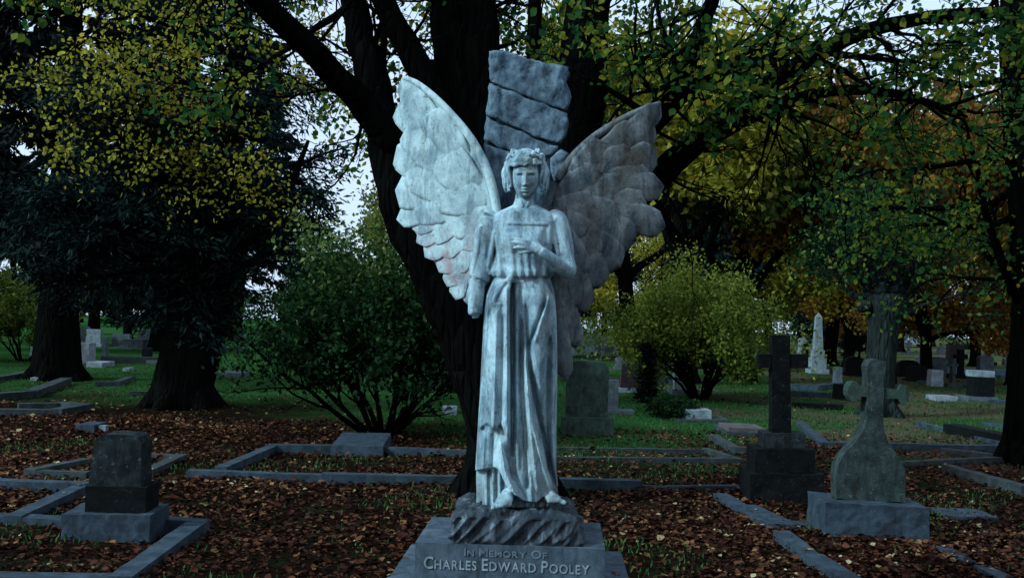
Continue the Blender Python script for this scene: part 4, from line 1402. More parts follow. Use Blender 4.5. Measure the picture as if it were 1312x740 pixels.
# ---- folds of the gown, as lines in the picture of the statue: (line, width, depth, y range)
SKIRT_FOLDS = [
    ([(656, 366), (656, 480), (657, 600)], 2.6, -.034, (362, 612)),
    ([(662, 372), (663, 600)], 3.0, .016, (372, 600)),
    ([(668, 400), (669, 500), (676, 620)], 2.4, -.026, (410, 625)),
    ([(674, 470), (678, 540), (690, 630)], 3.0, .018, (450, 630)),
    ([(674, 385), (676, 430), (679, 470)], 2.4, -.022, (392, 478)),
    ([(700, 384), (691, 408), (678, 444)], 2.6, -.026, (386, 448)),
    ([(705, 376), (697, 398), (684, 440)], 3.0, .014, (380, 440)),
    ([(680, 470), (688, 520), (700, 575), (711, 622)], 3.0, -.040, (478, 630)),
    ([(676, 500), (682, 540), (694, 590), (706, 624)], 3.2, .020, (490, 628)),
    ([(704, 420), (702, 500), (704, 600)], 3.5, -.028, (430, 605)),
    ([(710, 420), (709, 600)], 2.4, .018, (430, 605)),
    ([(628, 392), (622, 480), (619, 545)], 2.6, -.017, (392, 552)),
    ([(636, 395), (634, 480), (632, 545)], 3.0, .010, (395, 552)),
    ([(644, 385), (643, 470), (641, 552)], 2.2, -.015, (392, 556)),
    ([(649, 370), (650, 556)], 2.0, .008, (370, 558)),
    ([(620, 560), (618, 604)], 3.0, .012, (556, 606)),
    ([(632, 556), (630, 602)], 2.4, -.018, (556, 606)),
    ([(640, 560), (646, 600), (662, 640)], 3.0, .016, (566, 642)),
    ([(648, 566), (658, 604), (676, 640)], 3.0, -.014, (575, 640)),
    ([(684, 590), (694, 640)], 3.0, -.012, (590, 645)),
    ([(676, 590), (682, 642)], 2.6, .010, (600, 645)),
]

def skirt_disp(px, py):
    d = 0.0
    for pts, w, a, (y0, y1) in SKIRT_FOLDS:
        if py < y0 - 8 or py > y1 + 8:
            continue
        d += 2.0 * a * gauss(px - line_at(pts, py), w) * window(py, y0, y1, 8)
    # hanging over-panel on the left, with its own uneven hem
    hem = 546 + 3 * math.sin(px * .35) + max(0, px - 640) * .9
    d -= .030 * sig((px - 654.5) / .7) * sig((669 - px) / 1.5) * window(py, 372, 600, 12)
    d += .042 * sig((653.5 - px) / .7) * sig((hem - py) / .9) * sig((py - 360) / 3)
    # bent leg under the cloth
    d += .058 * math.exp(-((px - 694) / 15) ** 2 - ((py - 430) / 55) ** 2)
    d += .020 * math.exp(-((px - 690) / 11) ** 2 - ((py - 505) / 40) ** 2)
    d += .004 * noise.noise(Vector((px * .12, py * .045, 3.1)))
    return d

def skirt_hem(px):
    # short on the left (under-gown shows), long swooping front, rising again to the right
    return float(np.interp(px, [600, 634, 640, 648, 660, 672, 688, 700, 716], [604, 598, 604, 622, 634, 642, 643, 634, 622]))

SKIRT = [(352, 634, 703, .105, .10), (362, 629, 707, .120, .11), (378, 623, 711, .135, .125), (400, 620, 713, .142, .13), (440, 618, 714, .145, .135), (500, 615, 714, .150, .14), (550, 612, 713, .155, .145), (600, 609, 713, .170, .15), (630, 609, 716, .180, .15), (648, 609, 718, .185, .15)]
TORSO = [(262, 658, 688, .045, .06), (266, 650, 694, .06, .07), (270, 640, 703, .072, .08), (276, 630, 712, .082, .09), (284, 627, 715, .092, .095), (296, 630, 714, .104, .10), (310, 632, 712, .116, .10), (325, 632, 709, .114, .10), (338, 628, 709, .124, .105), (347, 626, 711, .138, .11), (353, 628, 709, .138, .11), (357, 633, 704, .120, .10), (360, 642, 696, .08, .08)]

def torso_disp(px, py):
    d = 0.0
    # gathers above the belt
    d += (.004 + .007 * sig((py - 343) / 4)) * math.sin(px * .55 + 1.2 * math.sin(px * .13) + .6 * math.sin(py * .1)) * window(py, 322, 360, 12)
    d += .008 * gauss(px - (664 + (py - 330) * .5), 3) * window(py, 330, 356, 6)
    # square neckline band
    d += .006 * gauss(py - (286.5 + (px - 670) * .02), 1.6) * sig((px - 650) / 1.5) * sig((702 - px) / 1.5)
    d -= .006 * gauss(py - (289.5 + (px - 670) * .02), 1.3) * sig((px - 650) / 1.5) * sig((702 - px) / 1.5)
    # breasts, collar bones and pull of the cloth
    d += .020 * math.exp(-((px - 655) / 13) ** 2 - ((py - 306) / 15) ** 2)
    d += .020 * math.exp(-((px - 690) / 13) ** 2 - ((py - 306) / 15) ** 2)
    d += .004 * gauss(py - 270 - abs(px - 671) * .12, 1.6) * sig((abs(px - 671) - 4) / 1.5)
    for x0, x1, w, a in ((640, 652, 2.6, -.010), (648, 660, 2.6, .008), (634, 640, 2.4, .010), (700, 694, 2.6, -.010), (706, 702, 2.4, .010), (668, 670, 2.6, -.006)):
        d += a * gauss(px - (x0 + (x1 - x0) * (py - 285) / 60), w) * window(py, 290, 348, 14)
    d += .004 * noise.noise(Vector((px * .15, py * .09, 7.7)))
    return d

body = MB()
lathe(body, SKIRT, 352, 648, 1.5, skirt_disp, 200, 2.35, skirt_hem)
lathe(body, TORSO, 262, 360, 1.4, torso_disp, 170, 2.3)
# under-gown below the short hem
UNDER = [(585, 616, 700, .120, .11), (620, 617, 702, .128, .12), (652, 618, 704, .132, .12)]
lathe(body, UNDER, 585, 650, 1.5, lambda x, y: .016 * math.sin((x - 612) * .72), 150, 2.3)
# belt
for k, (yy, rr) in enumerate(((360.5, 2.2),)):
    pts = []
    for i in range(41):
        a = math.pi * i / 40
        x = 667.5 - 36 * math.cos(a)
        pts.append((x, yy + (x - 667) * .05, -.116 * math.sin(a) ** .9, rr))
    ptube(body, pts, 8)
# sash knot: loop and short end
ptube(body, [(652, 357, -.135, 3), (643, 366, -.150, 3.0), (635, 380, -.150, 3.2), (633, 387, -.148, 3.4), (638, 391, -.150, 3.2), (646, 384, -.152, 3.0), (651, 370, -.150, 2.8), (653, 358, -.137, 2.6)], 10)
ptube(body, [(653, 358, -.130, 3.6), (650, 372, -.138, 3.4), (646, 392, -.146, 3.6), (645, 405, -.150, 2.4)], 10)
pball(body, 653, 358, -.135, 5, 5, 5)
# sleeve and broken arm on the left
ptube(body, [(634, 277, .01, 9), (627, 282, .00, 13.5), (623, 300, -.01, 14.5), (620, 322, -.015, 14), (617, 342, -.02, 14.5), (614, 356, -.03, 13.6), (612, 361, -.03, 10.5), (610, 380, -.04, 10), (608.5, 402, -.05, 8.8)], 20)
for x0, y0, x1, y1, r in ((616, 290, 606, 350, 3.0), (624, 296, 615, 352, 3.2), (633, 296, 624, 348, 3.0), (619, 330, 628, 352, 2.6)):
    ptube(body, [(x0, y0, -.055, r * .6), ((x0 + x1) / 2 + 1, (y0 + y1) / 2, -.062, r), (x1, y1, -.064, r * .7)], 8)
for x, y, r in ((604, 401, 4), (610, 404, 4.5), (614, 400, 3.5), (607, 406, 2.6), (612, 406, 2.2)):      # rough break
    pball(body, x, y, -.05 + .004 * (x - 608), r, r * .8, r, 8, 6)
# right arm: sleeve to the elbow, bare forearm laid across to the breast
ptube(body, [(704, 277, .01, 9), (713, 282, .00, 13.5), (718, 298, -.01, 13.5), (722, 314, -.02, 12.8), (724, 328, -.03, 12), (726, 336, -.04, 10)], 20)
for x0, y0, x1, y1 in ((710, 292, 716, 332), (720, 292, 729, 330), (726, 300, 733, 334)):
    ptube(body, [(x0, y0, -.05, 1.6), ((x0 + x1) / 2 - 1, (y0 + y1) / 2, -.062, 2.8), (x1, y1, -.070, 2.0)], 8)
ptube(body, [(723, 325, -.03, 9.5), (728, 340, -.05, 9.8), (729, 347, -.07, 9.6), (722, 345, -.10, 9.0), (712, 336, -.135, 8.2), (701, 327, -.160, 6.8), (693, 321, -.168, 6.0)], 18)
# hand
pball(body, 685, 317, -.166, 9.5, 7.0, 4.6)
pball(body, 690, 319.5, -.166, 7.5, 6.0, 4.8)
for pts in ([(681, 312.5, -.168, 2.5), (672, 308.5, -.174, 2.4), (664, 306, -.170, 2.1), (659, 305.6, -.160, 1.7)],
            [(679, 315.5, -.170, 2.6), (669, 312.3, -.178, 2.5), (661, 310.2, -.172, 2.2), (656, 310.0, -.160, 1.8)],
            [(679, 318.8, -.170, 2.5), (670, 317.2, -.178, 2.4), (662, 316.8, -.172, 2.1), (658, 317.3, -.161, 1.7)],
            [(681, 321.8, -.168, 2.3), (674, 322.6, -.174, 2.2), (668, 323.4, -.168, 1.9), (664, 324.4, -.158, 1.5)],
            [(690, 313.5, -.165, 3.0), (685, 307.5, -.170, 2.7), (681.5, 303.5, -.166, 2.4), (679.5, 300.5, -.158, 1.8)]):
    ptube(body, pts, 10)
# feet
def foot(heel, toe, w, n0):
    h, t_ = S(*heel), S(*toe)
    f = (t_ - h); L = f.length; f.normalize()
    sd = f.cross(Vector((0, 0, 1))).normalized()
    up = sd.cross(f)
    body.ball(h.lerp(t_, .30), 1, (f * L * .42, sd * w * .40, up * w * .46), 16, 12)
    body.ball(h.lerp(t_, .62), 1, (f * L * .36, sd * w * .50, up * w * .30), 16, 12)
    for k in range(5):
        o = (k - 2) / 2.0
        r = w * (.135 if k != n0 else .18)
        c = h.lerp(t_, .93 - .05 * abs(k - n0)) + sd * o * w * .40 - up * w * .10
        body.ball(c, 1, (f * r * 1.9, sd * r, up * r * .95), 10, 8)
foot((655, 628, -.10), (640, 649, -.27), .082, 4)
foot((698, 632, -.06), (716, 642, -.225), .075, 0)
ptube(body, [(656, 608, -.08, 7), (654, 622, -.10, 6.5), (652, 632, -.13, 7)], 14)
body_np = remesh(body, .0042, 1, .4)

# ---- head and neck with a face
def head_mb():
    mb = MB()
    CX, CY = 673.5, 227.0
    nu, nv = 150, 130
    V, F = [], []
    def face(px, py):
        x = px - CX
        d = 0.0
        for sx in (-1, 1):
            ex = 7.2 * sx
            d -= .0175 * math.exp(-((x - ex) / 3.9) ** 2 - ((py - 225.2) / 2.3) ** 2)
            d += .0100 * math.exp(-((x - ex) / 2.5) ** 2 - ((py - 226.5) / 1.1) ** 2)
            d += .0050 * math.exp(-((x - ex * 1.05) / 4.5) ** 2 - ((py - 221.3) / 1.4) ** 2)
            d += .0050 * math.exp(-((x - 9.0 * sx) / 4.5) ** 2 - ((py - 234.5) / 4.2) ** 2)
            d += .0075 * math.exp(-((x - 2.3 * sx) / 1.3) ** 2 - ((py - 236.6) / 1.2) ** 2)
            d -= .0040 * math.exp(-((x - 5.8 * sx) / 1.5) ** 2 - ((py - 240.5) / 3.0) ** 2)
        tt = min(max((py - 221) / 15, 0), 1)
        d += (.009 + .015 * tt) * gauss(x, 1.7 + .7 * tt) * sig((py - 220.5) / .8) * sig((237.6 - py) / .45)
        d += .0075 * math.exp(-(x / 4.3) ** 2 - ((py - 241.6) / .95) ** 2)
        d += .0085 * math.exp(-(x / 3.8) ** 2 - ((py - 244.7) / 1.15) ** 2)
        d -= .0070 * math.exp(-(x / 5.2) ** 2 - ((py - 243.1) / .55) ** 2)
        d -= .0050 * math.exp(-(x / 4.0) ** 2 - ((py - 247.0) / 1.0) ** 2)
        d += .0100 * math.exp(-(x / 4.6) ** 2 - ((py - 250.4) / 2.4) ** 2)
        return d
    for j in range(nv + 1):
        ph = math.pi * j / nv
        py = CY - 27.5 * math.cos(ph)
        low = max(0, (py - CY) / 27.5)
        k = math.sin(ph) ** .9
        hw = 17.8 * k * (1 - .17 * low ** 1.5)
        for i in range(nu):
            th = 2 * math.pi * i / nu
            c, s = math.cos(th), math.sin(th)
            px = CX + hw * c
            d = -.088 * k * (1 - .10 * low ** 2) * s if s > 0 else .085 * k * (1 - .35 * low) * -s
            if s > 0:
                d -= face(px, py) * min(1, s * 1.7) * min(1, math.sin(ph) * 2.5)
            V.append(S(px, py, d - .03))
    for j in range(nv):
        for i in range(nu):
            i2 = (i + 1) % nu
            F.append((j * nu + i, j * nu + i2, (j + 1) * nu + i2, (j + 1) * nu + i))
    F.append(tuple(range(nu))[::-1])
    F.append(tuple(nv * nu + i for i in range(nu)))
    mb.add(V, F)
    # neck and its root
    ptube(mb, [(672.5, 236, .015, 11.5), (672.3, 248, .012, 11.6), (671.8, 258, .006, 12.5), (671.5, 264, .006, 15), (671.5, 272, .02, 16)], 24)
    for sx in (-1, 1):     # neck muscles
        ptube(mb, [(673 + 10 * sx, 243, -.005, 2.4), (673 + 6 * sx, 256, -.035, 2.2), (672 + 2.5 * sx, 266, -.058, 1.8)], 8)
    return mb

head_np = remesh(head_mb(), .0021, 1, .35)
join_np('figure', [body_np, head_np], M['angel'], angel, AB)

# ---- hair and wreath
random.seed(5)
hair = MB()
pball(hair, 673.5, 212, .0, 20.5, 22, 23, 24, 16)
pball(hair, 673.5, 226, .045, 19, 22, 15, 24, 16)
for side, x0 in ((-1, 652), (1, 695)):
    for k in range(7):          # wavy locks
        o, ph = k * 1.5 - 3.5, k * 1.9
        end = 240 + (k * 5) % 9
        pts = []
        for i in range(8):
            f = i / 7
            yy = 208 + (end - 208) * f
            pts.append((x0 + side * (o * (.5 + .5 * f) + 1.5 * math.sin(f * 7 + ph) + 2.2 * math.sin(f * math.pi)), yy, -.055 + .016 * k + .006 * math.cos(f * 7 + ph), 3.0 - 1.3 * f))
        ptube(hair, pts, 8)
for k in range(22):           # wreath of leaves and blossoms on the hair
    a = 2 * math.pi * (k + random.uniform(-.4, .4)) / 22
    x, d = 673.5 + 23.5 * math.cos(a), -.108 * math.sin(a)
    for ring in range(4):
        yy = 210.0 - ring * 5.0 + random.uniform(-2.2, 2.2)
        rr = (27 - (0, .5, 2.5, 7)[ring]) / 27
        c = S(673.5 + (x - 673.5) * rr, yy, d * rr - .004)
        u = Vector((math.cos(a), -math.sin(a), .3)) * random.uniform(.006, .012)
        w = Vector((-math.sin(a), -math.cos(a), random.uniform(-.7, .7))).normalized() * random.uniform(.014, .026)
        hair.ball(c, 1, (u, w, u.cross(w).normalized() * random.uniform(.009, .016)), 8, 6)
for k in range(30):
    a, rr = random.uniform(0, 2 * math.pi), random.uniform(0, 17)
    pball(hair, 673.5 + rr * math.cos(a), 195.5 + .018 * rr * rr, -.075 * rr / 17 * math.sin(a), 4, 2.6, 4, 8, 6)
hv, hf = remesh(hair, .0028, 1, .3)
hair_o = join_np('hair', [(hv, hf)], M['angel'], angel, AB)

# ---- wings
def wing_depth(px, side):
    t = (638 - px) / 130 if side < 0 else (px - 702) / 150
    t = max(-.25, t)
    if side > 0:
        return .10 + .09 * t + .05 * t * t
    return .10 + .16 * t + .10 * t * t

def feather(tip, root, width, lift, side, seed):
    """a thick rounded stone feather from root to tip (pixels), following the wing's surface"""
    tx, ty = tip
    rx, ry = root
    L = math.hypot(tx - rx, ty - ry)
    ux, uy = (tx - rx) / L, (ty - ry) / L
    vx, vy = -uy, ux
    nl, nw = 14, 11
    if lift > .005:      # coverts are long and narrow
        width *= .82
    bm = bmesh.new()
    front, back = [], []
    rnd = random.Random(seed)
    curve = rnd.uniform(-.06, .06) * L
    ph = rnd.uniform(0, 6)
    for i in range(nl):
        s = i / (nl - 1)
        end = max(0.0, (s - .80) / .20)
        w = width * (.62 + .38 * min(1, s * 1.8)) * math.sqrt(max(0, 1 - end ** 2.4)) * .5
        w = max(w, .6)
        rowf, rowb = [], []
        for j in range(nw):
            q = (j / (nw - 1)) * 2 - 1
            x = rx + ux * L * s + vx * (w * q + curve * math.sin(s * math.pi))
            y = ry + uy * L * s + vy * (w * q + curve * math.sin(s * math.pi))
            bulge = ((.009 if lift < .005 else .007) + (.006 if side > 0 else 0)) * math.sqrt(max(0, 1 - q * q * .95)) * (1 - .45 * end) + .0022 * math.exp(-(q / .16) ** 2) + .0035 * noise.noise(Vector((x * .11, y * .11, seed))) + .002 * noise.noise(Vector((x * .35, y * .35, seed)))
            jx = 1.3 * noise.noise(Vector((x * .12, y * .12, seed + 9.0))); x += jx; y += jx
            d = wing_depth(x, side) - lift + .03 * max(0, 1 - s / .3) - (.012 if lift < .005 else .007) * s * (1 - .3 * end) + (.011 if side > 0 else .005) * q
            rowf.append(bm.verts.new(S(x, y, d - bulge)))
            rowb.append(bm.verts.new(S(x, y, d + .024)))
        front.append(rowf); back.append(rowb)
    for i in range(nl - 1):
        for j in range(nw - 1):
            bm.faces.new((front[i][j], front[i][j + 1], front[i + 1][j + 1], front[i + 1][j]))
            bm.faces.new((back[i + 1][j], back[i + 1][j + 1], back[i][j + 1], back[i][j]))
        bm.faces.new((front[i + 1][0], back[i + 1][0], back[i][0], front[i][0]))
        bm.faces.new((front[i][-1], back[i][-1], back[i + 1][-1], front[i + 1][-1]))
    bm.faces.new([front[0][j] for j in range(nw)][::-1] + [back[0][j] for j in range(nw)])
    bm.faces.new([front[-1][j] for j in range(nw)] + [back[-1][j] for j in range(nw)][::-1])
    return bm

def build_wing(side, outline, lead, rows, mat, seed0, label):
    """outline of the plate, the thick leading edge, and rows of feathers"""
    mb = MB()
    bm = bmesh.new()
    # plate: grid clipped by the outline is overkill; a fan of the outline with an inner ring is enough
    cx = sum(p[0] for p in outline) / len(outline); cy = sum(p[1] for p in outline) / len(outline)
    rings = []
    for f in (1.0, .8, .55, .3):
        rings.append([(cx + (x - cx) * f, cy + (y - cy) * f) for x, y in outline])
    n = len(outline)
    fr = [[bm.verts.new(S(x, y, wing_depth(x, side) + .004)) for x, y in r] for r in rings]
    bk = [[bm.verts.new(S(x, y, wing_depth(x, side) + .05)) for x, y in r] for r in rings]
    for k in range(len(rings) - 1):
        for i in range(n):
            j = (i + 1) % n
            bm.faces.new((fr[k][i], fr[k][j], fr[k + 1][j], fr[k + 1][i]))
            bm.faces.new((bk[k][j], bk[k][i], bk[k + 1][i], bk[k + 1][j]))
    for i in range(n):
        j = (i + 1) % n
        bm.faces.new((fr[0][j], fr[0][i], bk[0][i], bk[0][j]))
    bm.faces.new(fr[-1]); bm.faces.new(bk[-1][::-1])
    w = bm_obj('wing', bm, M[mat], angel, True, AB)
    w['label'] = label
    # leading edge: a thick rounded rib
    le = MB()
    ptube(le, [(x, y, wing_depth(x, side) - .010, r) for x, y, r in lead], 14)
    le.build('leading_edge', M[mat], w, True, AB)
    k = 0
    for tips, pivot, frac, lift in rows:
        for tx, ty, wd, ln in tips:
            dx, dy = pivot[0] - tx, pivot[1] - ty
            D = math.hypot(dx, dy)
            ln = min(ln * 1.12, D * .96)
            bm = feather((tx, ty), (tx + dx / D * ln, ty + dy / D * ln), wd, lift, side, seed0 + k)
            bm_obj('feather', bm, M[mat], w, True, AB)
            k += 1
    return w

def inner(tips, pivot, f, wf, lf, jit, seed, skip=()):
    rnd = random.Random(seed)
    out = []
    for i, (x, y, w, l) in enumerate(tips):
        if i in skip:
            continue
        out.append((pivot[0] + (x - pivot[0]) * f + rnd.uniform(-jit, jit), pivot[1] + (y - pivot[1]) * f + rnd.uniform(-jit, jit), w * wf, l * lf))
    return out

PL = (628, 262)
LT = [(515, 100, 30, 95), (511, 132, 44, 98), (508, 186, 52, 98), (506, 243, 54, 96), (508, 281, 32, 92), (528, 293, 28, 84), (534, 311, 26, 80), (544, 329, 28, 78), (563, 349, 28, 72), (573, 367, 26, 76), (584, 384, 24, 84), (600, 391, 24, 90)]
LB = [(523, 118, 44, 80), (523, 158, 62, 86), (521, 213, 66, 88), (530, 268, 62, 84), (548, 304, 46, 76), (562, 326, 40, 66), (582, 348, 40, 62), (600, 366, 32, 66)]
LC = [(552, 140, 50, 74), (566, 196, 64, 60), (560, 246, 62, 64), (572, 292, 52, 60), (592, 320, 44, 56), (607, 338, 36, 60)]
LD = [(596, 210, 44, 52), (594, 252, 50, 36), (603, 288, 44, 34)]
build_wing(-1, [(520, 106), (545, 114), (575, 141), (603, 175), (622, 208), (634, 250), (638, 300), (628, 360), (606, 380), (575, 360), (545, 320), (525, 285), (516, 240), (518, 180), (517, 130)],
    [(639, 292, 6), (637, 272, 6), (631, 240, 6), (620, 208, 6), (603, 177, 5.6), (579, 147, 5), (554, 122, 4.6), (533, 106, 4), (518, 100, 3)],
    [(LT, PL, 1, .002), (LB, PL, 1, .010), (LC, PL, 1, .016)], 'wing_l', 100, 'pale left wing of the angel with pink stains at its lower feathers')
PR = (706, 268)
RT = [(846, 134, 30, 108), (838, 158, 42, 108), (841, 190, 42, 110), (851, 238, 40, 112), (853, 290, 40, 108), (838, 228, 50, 105), (830, 264, 50, 100), (816, 308, 48, 95), (795, 343, 44, 90), (768, 370, 42, 88), (750, 400, 38, 105), (738, 446, 32, 130), (725, 488, 26, 150)]
RB = [(818, 160, 50, 90), (816, 196, 58, 90), (808, 240, 60, 86), (794, 285, 58, 80), (772, 324, 52, 74), (748, 352, 46, 74), (734, 396, 40, 96)]
RC = [(780, 184, 54, 74), (772, 222, 60, 66), (762, 266, 58, 58), (750, 302, 50, 54), (732, 330, 44, 58)]
RD = [(740, 222, 46, 50), (742, 262, 50, 38), (734, 294, 44, 36)]
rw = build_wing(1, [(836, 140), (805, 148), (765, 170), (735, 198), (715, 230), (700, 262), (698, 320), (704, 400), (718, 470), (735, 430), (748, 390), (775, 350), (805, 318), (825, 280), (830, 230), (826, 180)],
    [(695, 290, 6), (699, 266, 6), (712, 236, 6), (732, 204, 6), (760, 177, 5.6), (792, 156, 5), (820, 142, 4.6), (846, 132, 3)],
    [(RT, PR, 1, .002), (RB, PR, 1, .010), (RC, PR, 1, .016)], 'wing_r', 300, 'brown-stained right wing of the angel, its colour also darkened for shade')
# ---- the pillar of slanting stones behind the head
PD = .26
pil = None
lobes = [
    [(627, 66), (645, 67), (672, 75), (700, 82), (727, 87), (729, 97), (724, 106), (729, 116), (729, 132), (725, 141), (700, 133), (664, 119), (629, 105)],
    [(628, 108), (664, 122), (700, 136), (726, 146), (727, 160), (724, 174), (716, 184), (690, 176), (656, 161), (625, 147)],
    [(624, 150), (656, 164), (688, 179), (714, 188), (706, 198), (694, 204), (665, 197), (640, 188), (622, 180)],
    [(622, 183), (642, 191), (668, 200), (700, 208), (706, 240), (704, 300), (640, 300), (624, 240)],
    [(705, 203), (718, 192), (727, 197), (724, 220), (712, 234), (706, 226)],
]
def pillar():
    bm = bmesh.new()
    x0, x1 = S(632, 200, PD).x, S(716, 200, PD).x
    add_box(bm, x0, x1, AY + PD - .015, AY + PD + .20, .62, S(670, 84, PD).z, .012)
    bevel(bm, .02)
    roughen(bm, .05, .01, 9, 2)
    core = bm_obj('pillar', bm, M['rock'], angel, True, AB)
    core['label'] = 'rough grey stone pillar of slanting courses rising behind the angel'
    for k, ol in enumerate(lobes):
        bm = bmesh.new()
        a = [bm.verts.new(S(x, y, PD - .04 - .006 * (k % 2))) for x, y in ol]
        b = [bm.verts.new(S(x, y, PD + .14)) for x, y in ol]
        n = len(a)
        bm.faces.new(a[::-1]); bm.faces.new(b)
        for i in range(n):
            j = (i + 1) % n
            bm.faces.new((a[i], a[j], b[j], b[i]))
        bevel(bm, .012, 3, 35)
        roughen(bm, .014, .015, 15, k + 1)
        bm_obj('stone_course', bm, M['rock'], core, True, AB)
pillar()

# ---- rock under the feet
def rock_base():
    bm = bmesh.new()
    fl, fr_ = S(578, 690, -.27), S(746, 692, -.27)
    z0, zt = .600, .745
    nx, ny, nz = 90, 36, 22
    y0, y1 = fl.y, AY + .34
    def shape(u, v, w):
        """u, v, w in 0..1 over the box"""
        x = fl.x + (fr_.x - fl.x) * u
        y = y0 + (y1 - y0) * v
        z = z0 + (zt - z0) * w
        return Vector((x, y, z))
    def bend(p, nrm):
        # slanting ledges hewn into the sides
        q = Vector((p.x - p.z * .75, p.y * .6, p.z * .28))
        a = noise.noise(q * 13 + Vector((3, 1, 7)))
        b = noise.noise(q * 29 + Vector((9, 2, 1)))
        r = (.032 * (.5 - 2 * abs(a)) + .014 * (.5 - 2 * abs(b))) if nrm.z < .5 else .010 * (.5 - 2 * abs(b))
        r += .012 * noise.noise(p * 9) + .006 * noise.noise(p * 24)
        return p + nrm * r
    faces = [((0, 0, 0), (1, 0, 0), (0, 0, 1), nx, nz, (0, -1, 0)), ((0, 1, 0), (1, 0, 0), (0, 0, 1), nx, nz, (0, 1, 0)),
             ((0, 0, 0), (0, 1, 0), (0, 0, 1), ny, nz, (-1, 0, 0)), ((1, 0, 0), (0, 1, 0), (0, 0, 1), ny, nz, (1, 0, 0)),
             ((0, 0, 1), (1, 0, 0), (0, 1, 0), nx, ny, (0, 0, 1))]
    for o, a, b, na, nb, nr in faces:
        g = []
        for i in range(na + 1):
            row = []
            for j in range(nb + 1):
                u = [o[k] + a[k] * i / na + b[k] * j / nb for k in range(3)]
                p = shape(*u)
                cx = (u[0] * 2 - 1); cy = (u[1] * 2 - 1)
                # rounded shoulders, uneven top
                k = max(abs(cx), abs(cy))
                drop = .028 * max(0, (k - .78) / .22) ** 2 * u[2]
                p.z -= drop
                p.x -= cx * .012 * u[2] ** 3
                p.y -= cy * .030 * u[2] ** 3
                if u[2] > .02:
                    nn = Vector(nr)
                    e = min(1, (u[2]) * 6)
                    edge = 1.0
                    mid = Vector((cx * (abs(cx) > .999), cy * (abs(cy) > .999), 1.0 * (u[2] > .999)))
                    if mid.length > 1e-6:
                        nn = mid.normalized()
                    p = p.lerp(bend(p, nn), e)
                row.append(bm.verts.new(p))
            g.append(row)
        for i in range(na):
            for j in range(nb):
                bm.faces.new((g[i][j], g[i + 1][j], g[i + 1][j + 1], g[i][j + 1]))
    bmesh.ops.remove_doubles(bm, verts=bm.verts, dist=.002)
    return bm_obj('rock_base', bm, M['rock_base'], angel, True, AB)
rock_base()

# ---- pedestal and steps
pc = (G(537.6, 694, .6) + G(781, 703, .6) + G(548, 661, .6) + G(765, 669.6, .6)) / 4
YAW = math.atan2((G(781, 703, .6) - G(537.6, 694, .6)).y, (G(781, 703, .6) - G(537.6, 694, .6)).x)
PEDW = (G(781, 703, .6) - G(537.6, 694, .6)).length / 2
PEDD = ((G(548, 661, .6) - G(537.6, 694, .6)).length + (G(765, 669.6, .6) - G(781, 703, .6)).length) / 4
def ped_block(name, hw, hd, z0, z1, bev, rough):
    bm = bmesh.new()
    add_box(bm, -hw, hw, -hd, hd, z0, z1)
    bevel(bm, bev)
    roughen(bm, .05, rough, 9, z0 * 10)
    o = bm_obj(name, bm, M['ped'], angel)
    o.location = (pc.x - AB.x, pc.y - AB.y, 0)
    o.rotation_euler = (0, 0, YAW)
    return o
ped = ped_block('pedestal', PEDW, PEDD, .422, .600, .010, .0025)
ped_block('step', PEDW + .125, PEDD + .14, .20, .422, .012, .004)
ped_block('step', PEDW + .28, PEDD + .30, -.06, .20, .014, .005)

def text_line(body, x0, x1, z, h, mat, name):
    """raised letters on the front of the pedestal, fitted between x0 and x1, each letter a part; initials are taller"""
    chunks = []
    x = 0.0
    for wd in body.split(' '):
        for ci, ch in enumerate(wd):
            cu = bpy.data.curves.new('t', 'FONT')
            cu.body = ch
            cu.size = h * (1.32 if ci == 0 else 1.0)
            cu.extrude = .0022
            cu.offset = .0008
            cu.resolution_u = 4
            ob = bpy.data.objects.new('t', cu)
            COL.objects.link(ob)
            dg = bpy.context.evaluated_depsgraph_get()
            me = bpy.data.meshes.new_from_object(ob.evaluated_get(dg))
            co = np.empty(len(me.vertices) * 3, np.float32); me.vertices.foreach_get('co', co); co = co.reshape(-1, 3)
            fs = [tuple(p.vertices) for p in me.polygons]
            co[:, 0] += x - co[:, 0].min()
            chunks.append((co, fs))
            x = co[:, 0].max() + h * .13
            bpy.data.objects.remove(ob, do_unlink=True); bpy.data.curves.remove(cu); bpy.data.meshes.remove(me)
        x += h * .36
    W = x - h * .49
    k = (x1 - x0) / W
    for co, fs in chunks:
        me = bpy.data.meshes.new(name)
        me.from_pydata([(x0 + c[0] * k, -PEDD - .0018 - c[2], z + c[1]) for c in co], [], fs)
        link_mesh(name, me, M[mat], ped)
zc = lambda py: P(660, py, pc.y - PEDD).z
text_line('CHARLES EDWARD POOLEY', -.405, .375, zc(731.5), .060, 'letters', 'letter')
text_line('IN MEMORY OF', -.215, .175, zc(713.5), .040, 'ped_letters', 'letter')
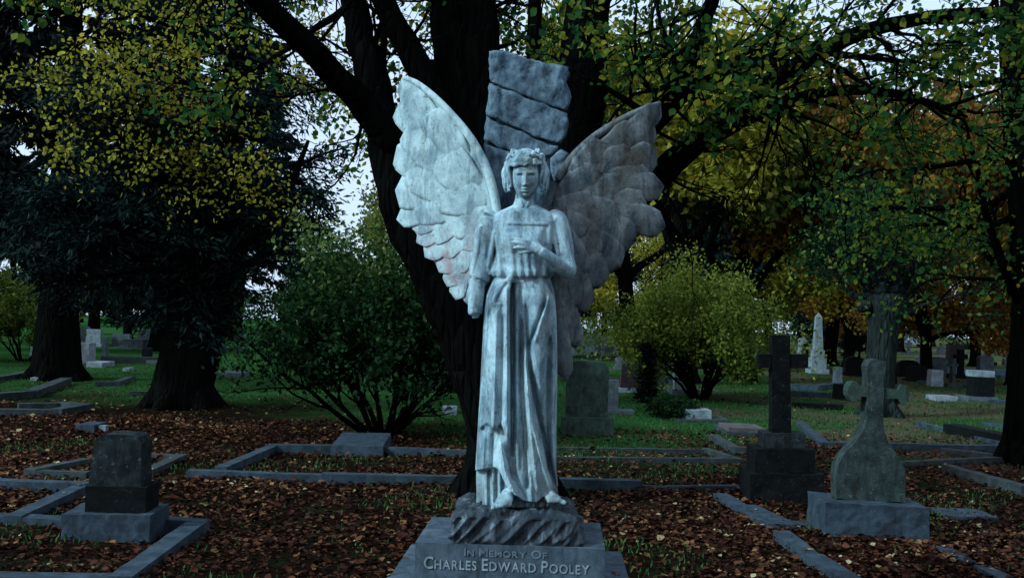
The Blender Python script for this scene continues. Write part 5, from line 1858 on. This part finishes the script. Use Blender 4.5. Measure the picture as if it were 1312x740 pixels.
# ------------------------------------------------------------------ fallen leaves
def build_litter():
    x1, y1 = in_view(180000, 3.6, 16.0, 1.4, 0.8)
    x2, y2 = in_view(40000, 13.0, 36.0, 1.1, 0.8)
    x3, y3 = (RNG.random(6000) * 12 - 6), (RNG.random(6000) * 6 - 2.5)
    x = np.concatenate([x1, x2, x3]); y = np.concatenate([y1, y2, y3])
    g = grass_mask(x, y)
    clump = np.sin(x * 1.9 + np.sin(y * 1.3) * 2) * np.sin(y * 1.5 + np.sin(x * 1.1) * 2)
    moss = (np.sin(1.7 * x + 2.2 * np.sin(0.9 * y)) + np.sin(2.1 * y - 1.3 * x)) > 0.9      # patches where moss shows
    left_far = (x < -1.0) & (y > 14)
    keep = RNG.random(len(x)) < np.where(left_far, 0.9, 1) * (1 - 0.72 * g) * (0.72 + 0.38 * clump) * np.where(moss, 0.45, 1)
    x, y = x[keep], y[keep]
    n = len(x)
    z = gz(x, y) + 0.006 + 0.03 * RNG.random(n) ** 2
    th = RNG.random(n) * 2 * np.pi
    axis = np.stack([np.cos(th), np.sin(th), RNG.normal(0, 0.28, n)], -1)
    up = np.stack([RNG.normal(0, .38, n), RNG.normal(0, .38, n), np.ones(n)], -1)
    size = np.clip(RNG.lognormal(-3.33, 0.36, n), 0.016, 0.09) * np.clip(0.8 + y / 40, 0.8, 1.5)
    rnd = np.clip(RNG.beta(1.7, 1.9, n) + 0.08 * (clump[keep]), 0, 1)
    # a few leaves lie on the monument's ledges
    ex = np.array([(0.37, 5.16, 0.603), (0.33, 5.20, 0.603), (-0.52, 5.2, 0.424), (0.53, 5.0, 0.424), (0.55, 4.95, 0.424), (-0.40, 5.2, 0.603)])
    # and along the tops of the kerbs
    kt = []
    for p0, p1, w, h in KERB_TOPS:
        for _ in range(int((p1 - p0).length * 5 * RNG.random())):
            q = p0.lerp(p1, RNG.random())
            kt.append((q.x + RNG.normal(0, w * .22), q.y + RNG.normal(0, w * .22), h + .010))
    ex = np.concatenate([ex, np.array(kt)])
    pos = np.concatenate([np.stack([x, y, z], -1), ex])
    k = len(ex)
    axis = np.concatenate([axis, np.stack([RNG.normal(size=k), RNG.normal(size=k), np.zeros(k)], -1)])
    up = np.concatenate([up, np.tile((0, 0, 1.0), (k, 1))])
    size = np.concatenate([size, np.full(k, 0.04)])
    rnd = np.concatenate([rnd, RNG.uniform(0.7, 1, k)])
    me = leaf_mesh('fallen_leaves', pos, axis, size, rnd, 'leaf', up, 1.15)
    o = link_mesh('fallen_leaves', me, M['litter'])
    o['kind'] = 'stuff'
    o['label'] = 'carpet of fallen red-brown autumn leaves over the graves'
    o['category'] = 'fallen leaves'

build_litter()
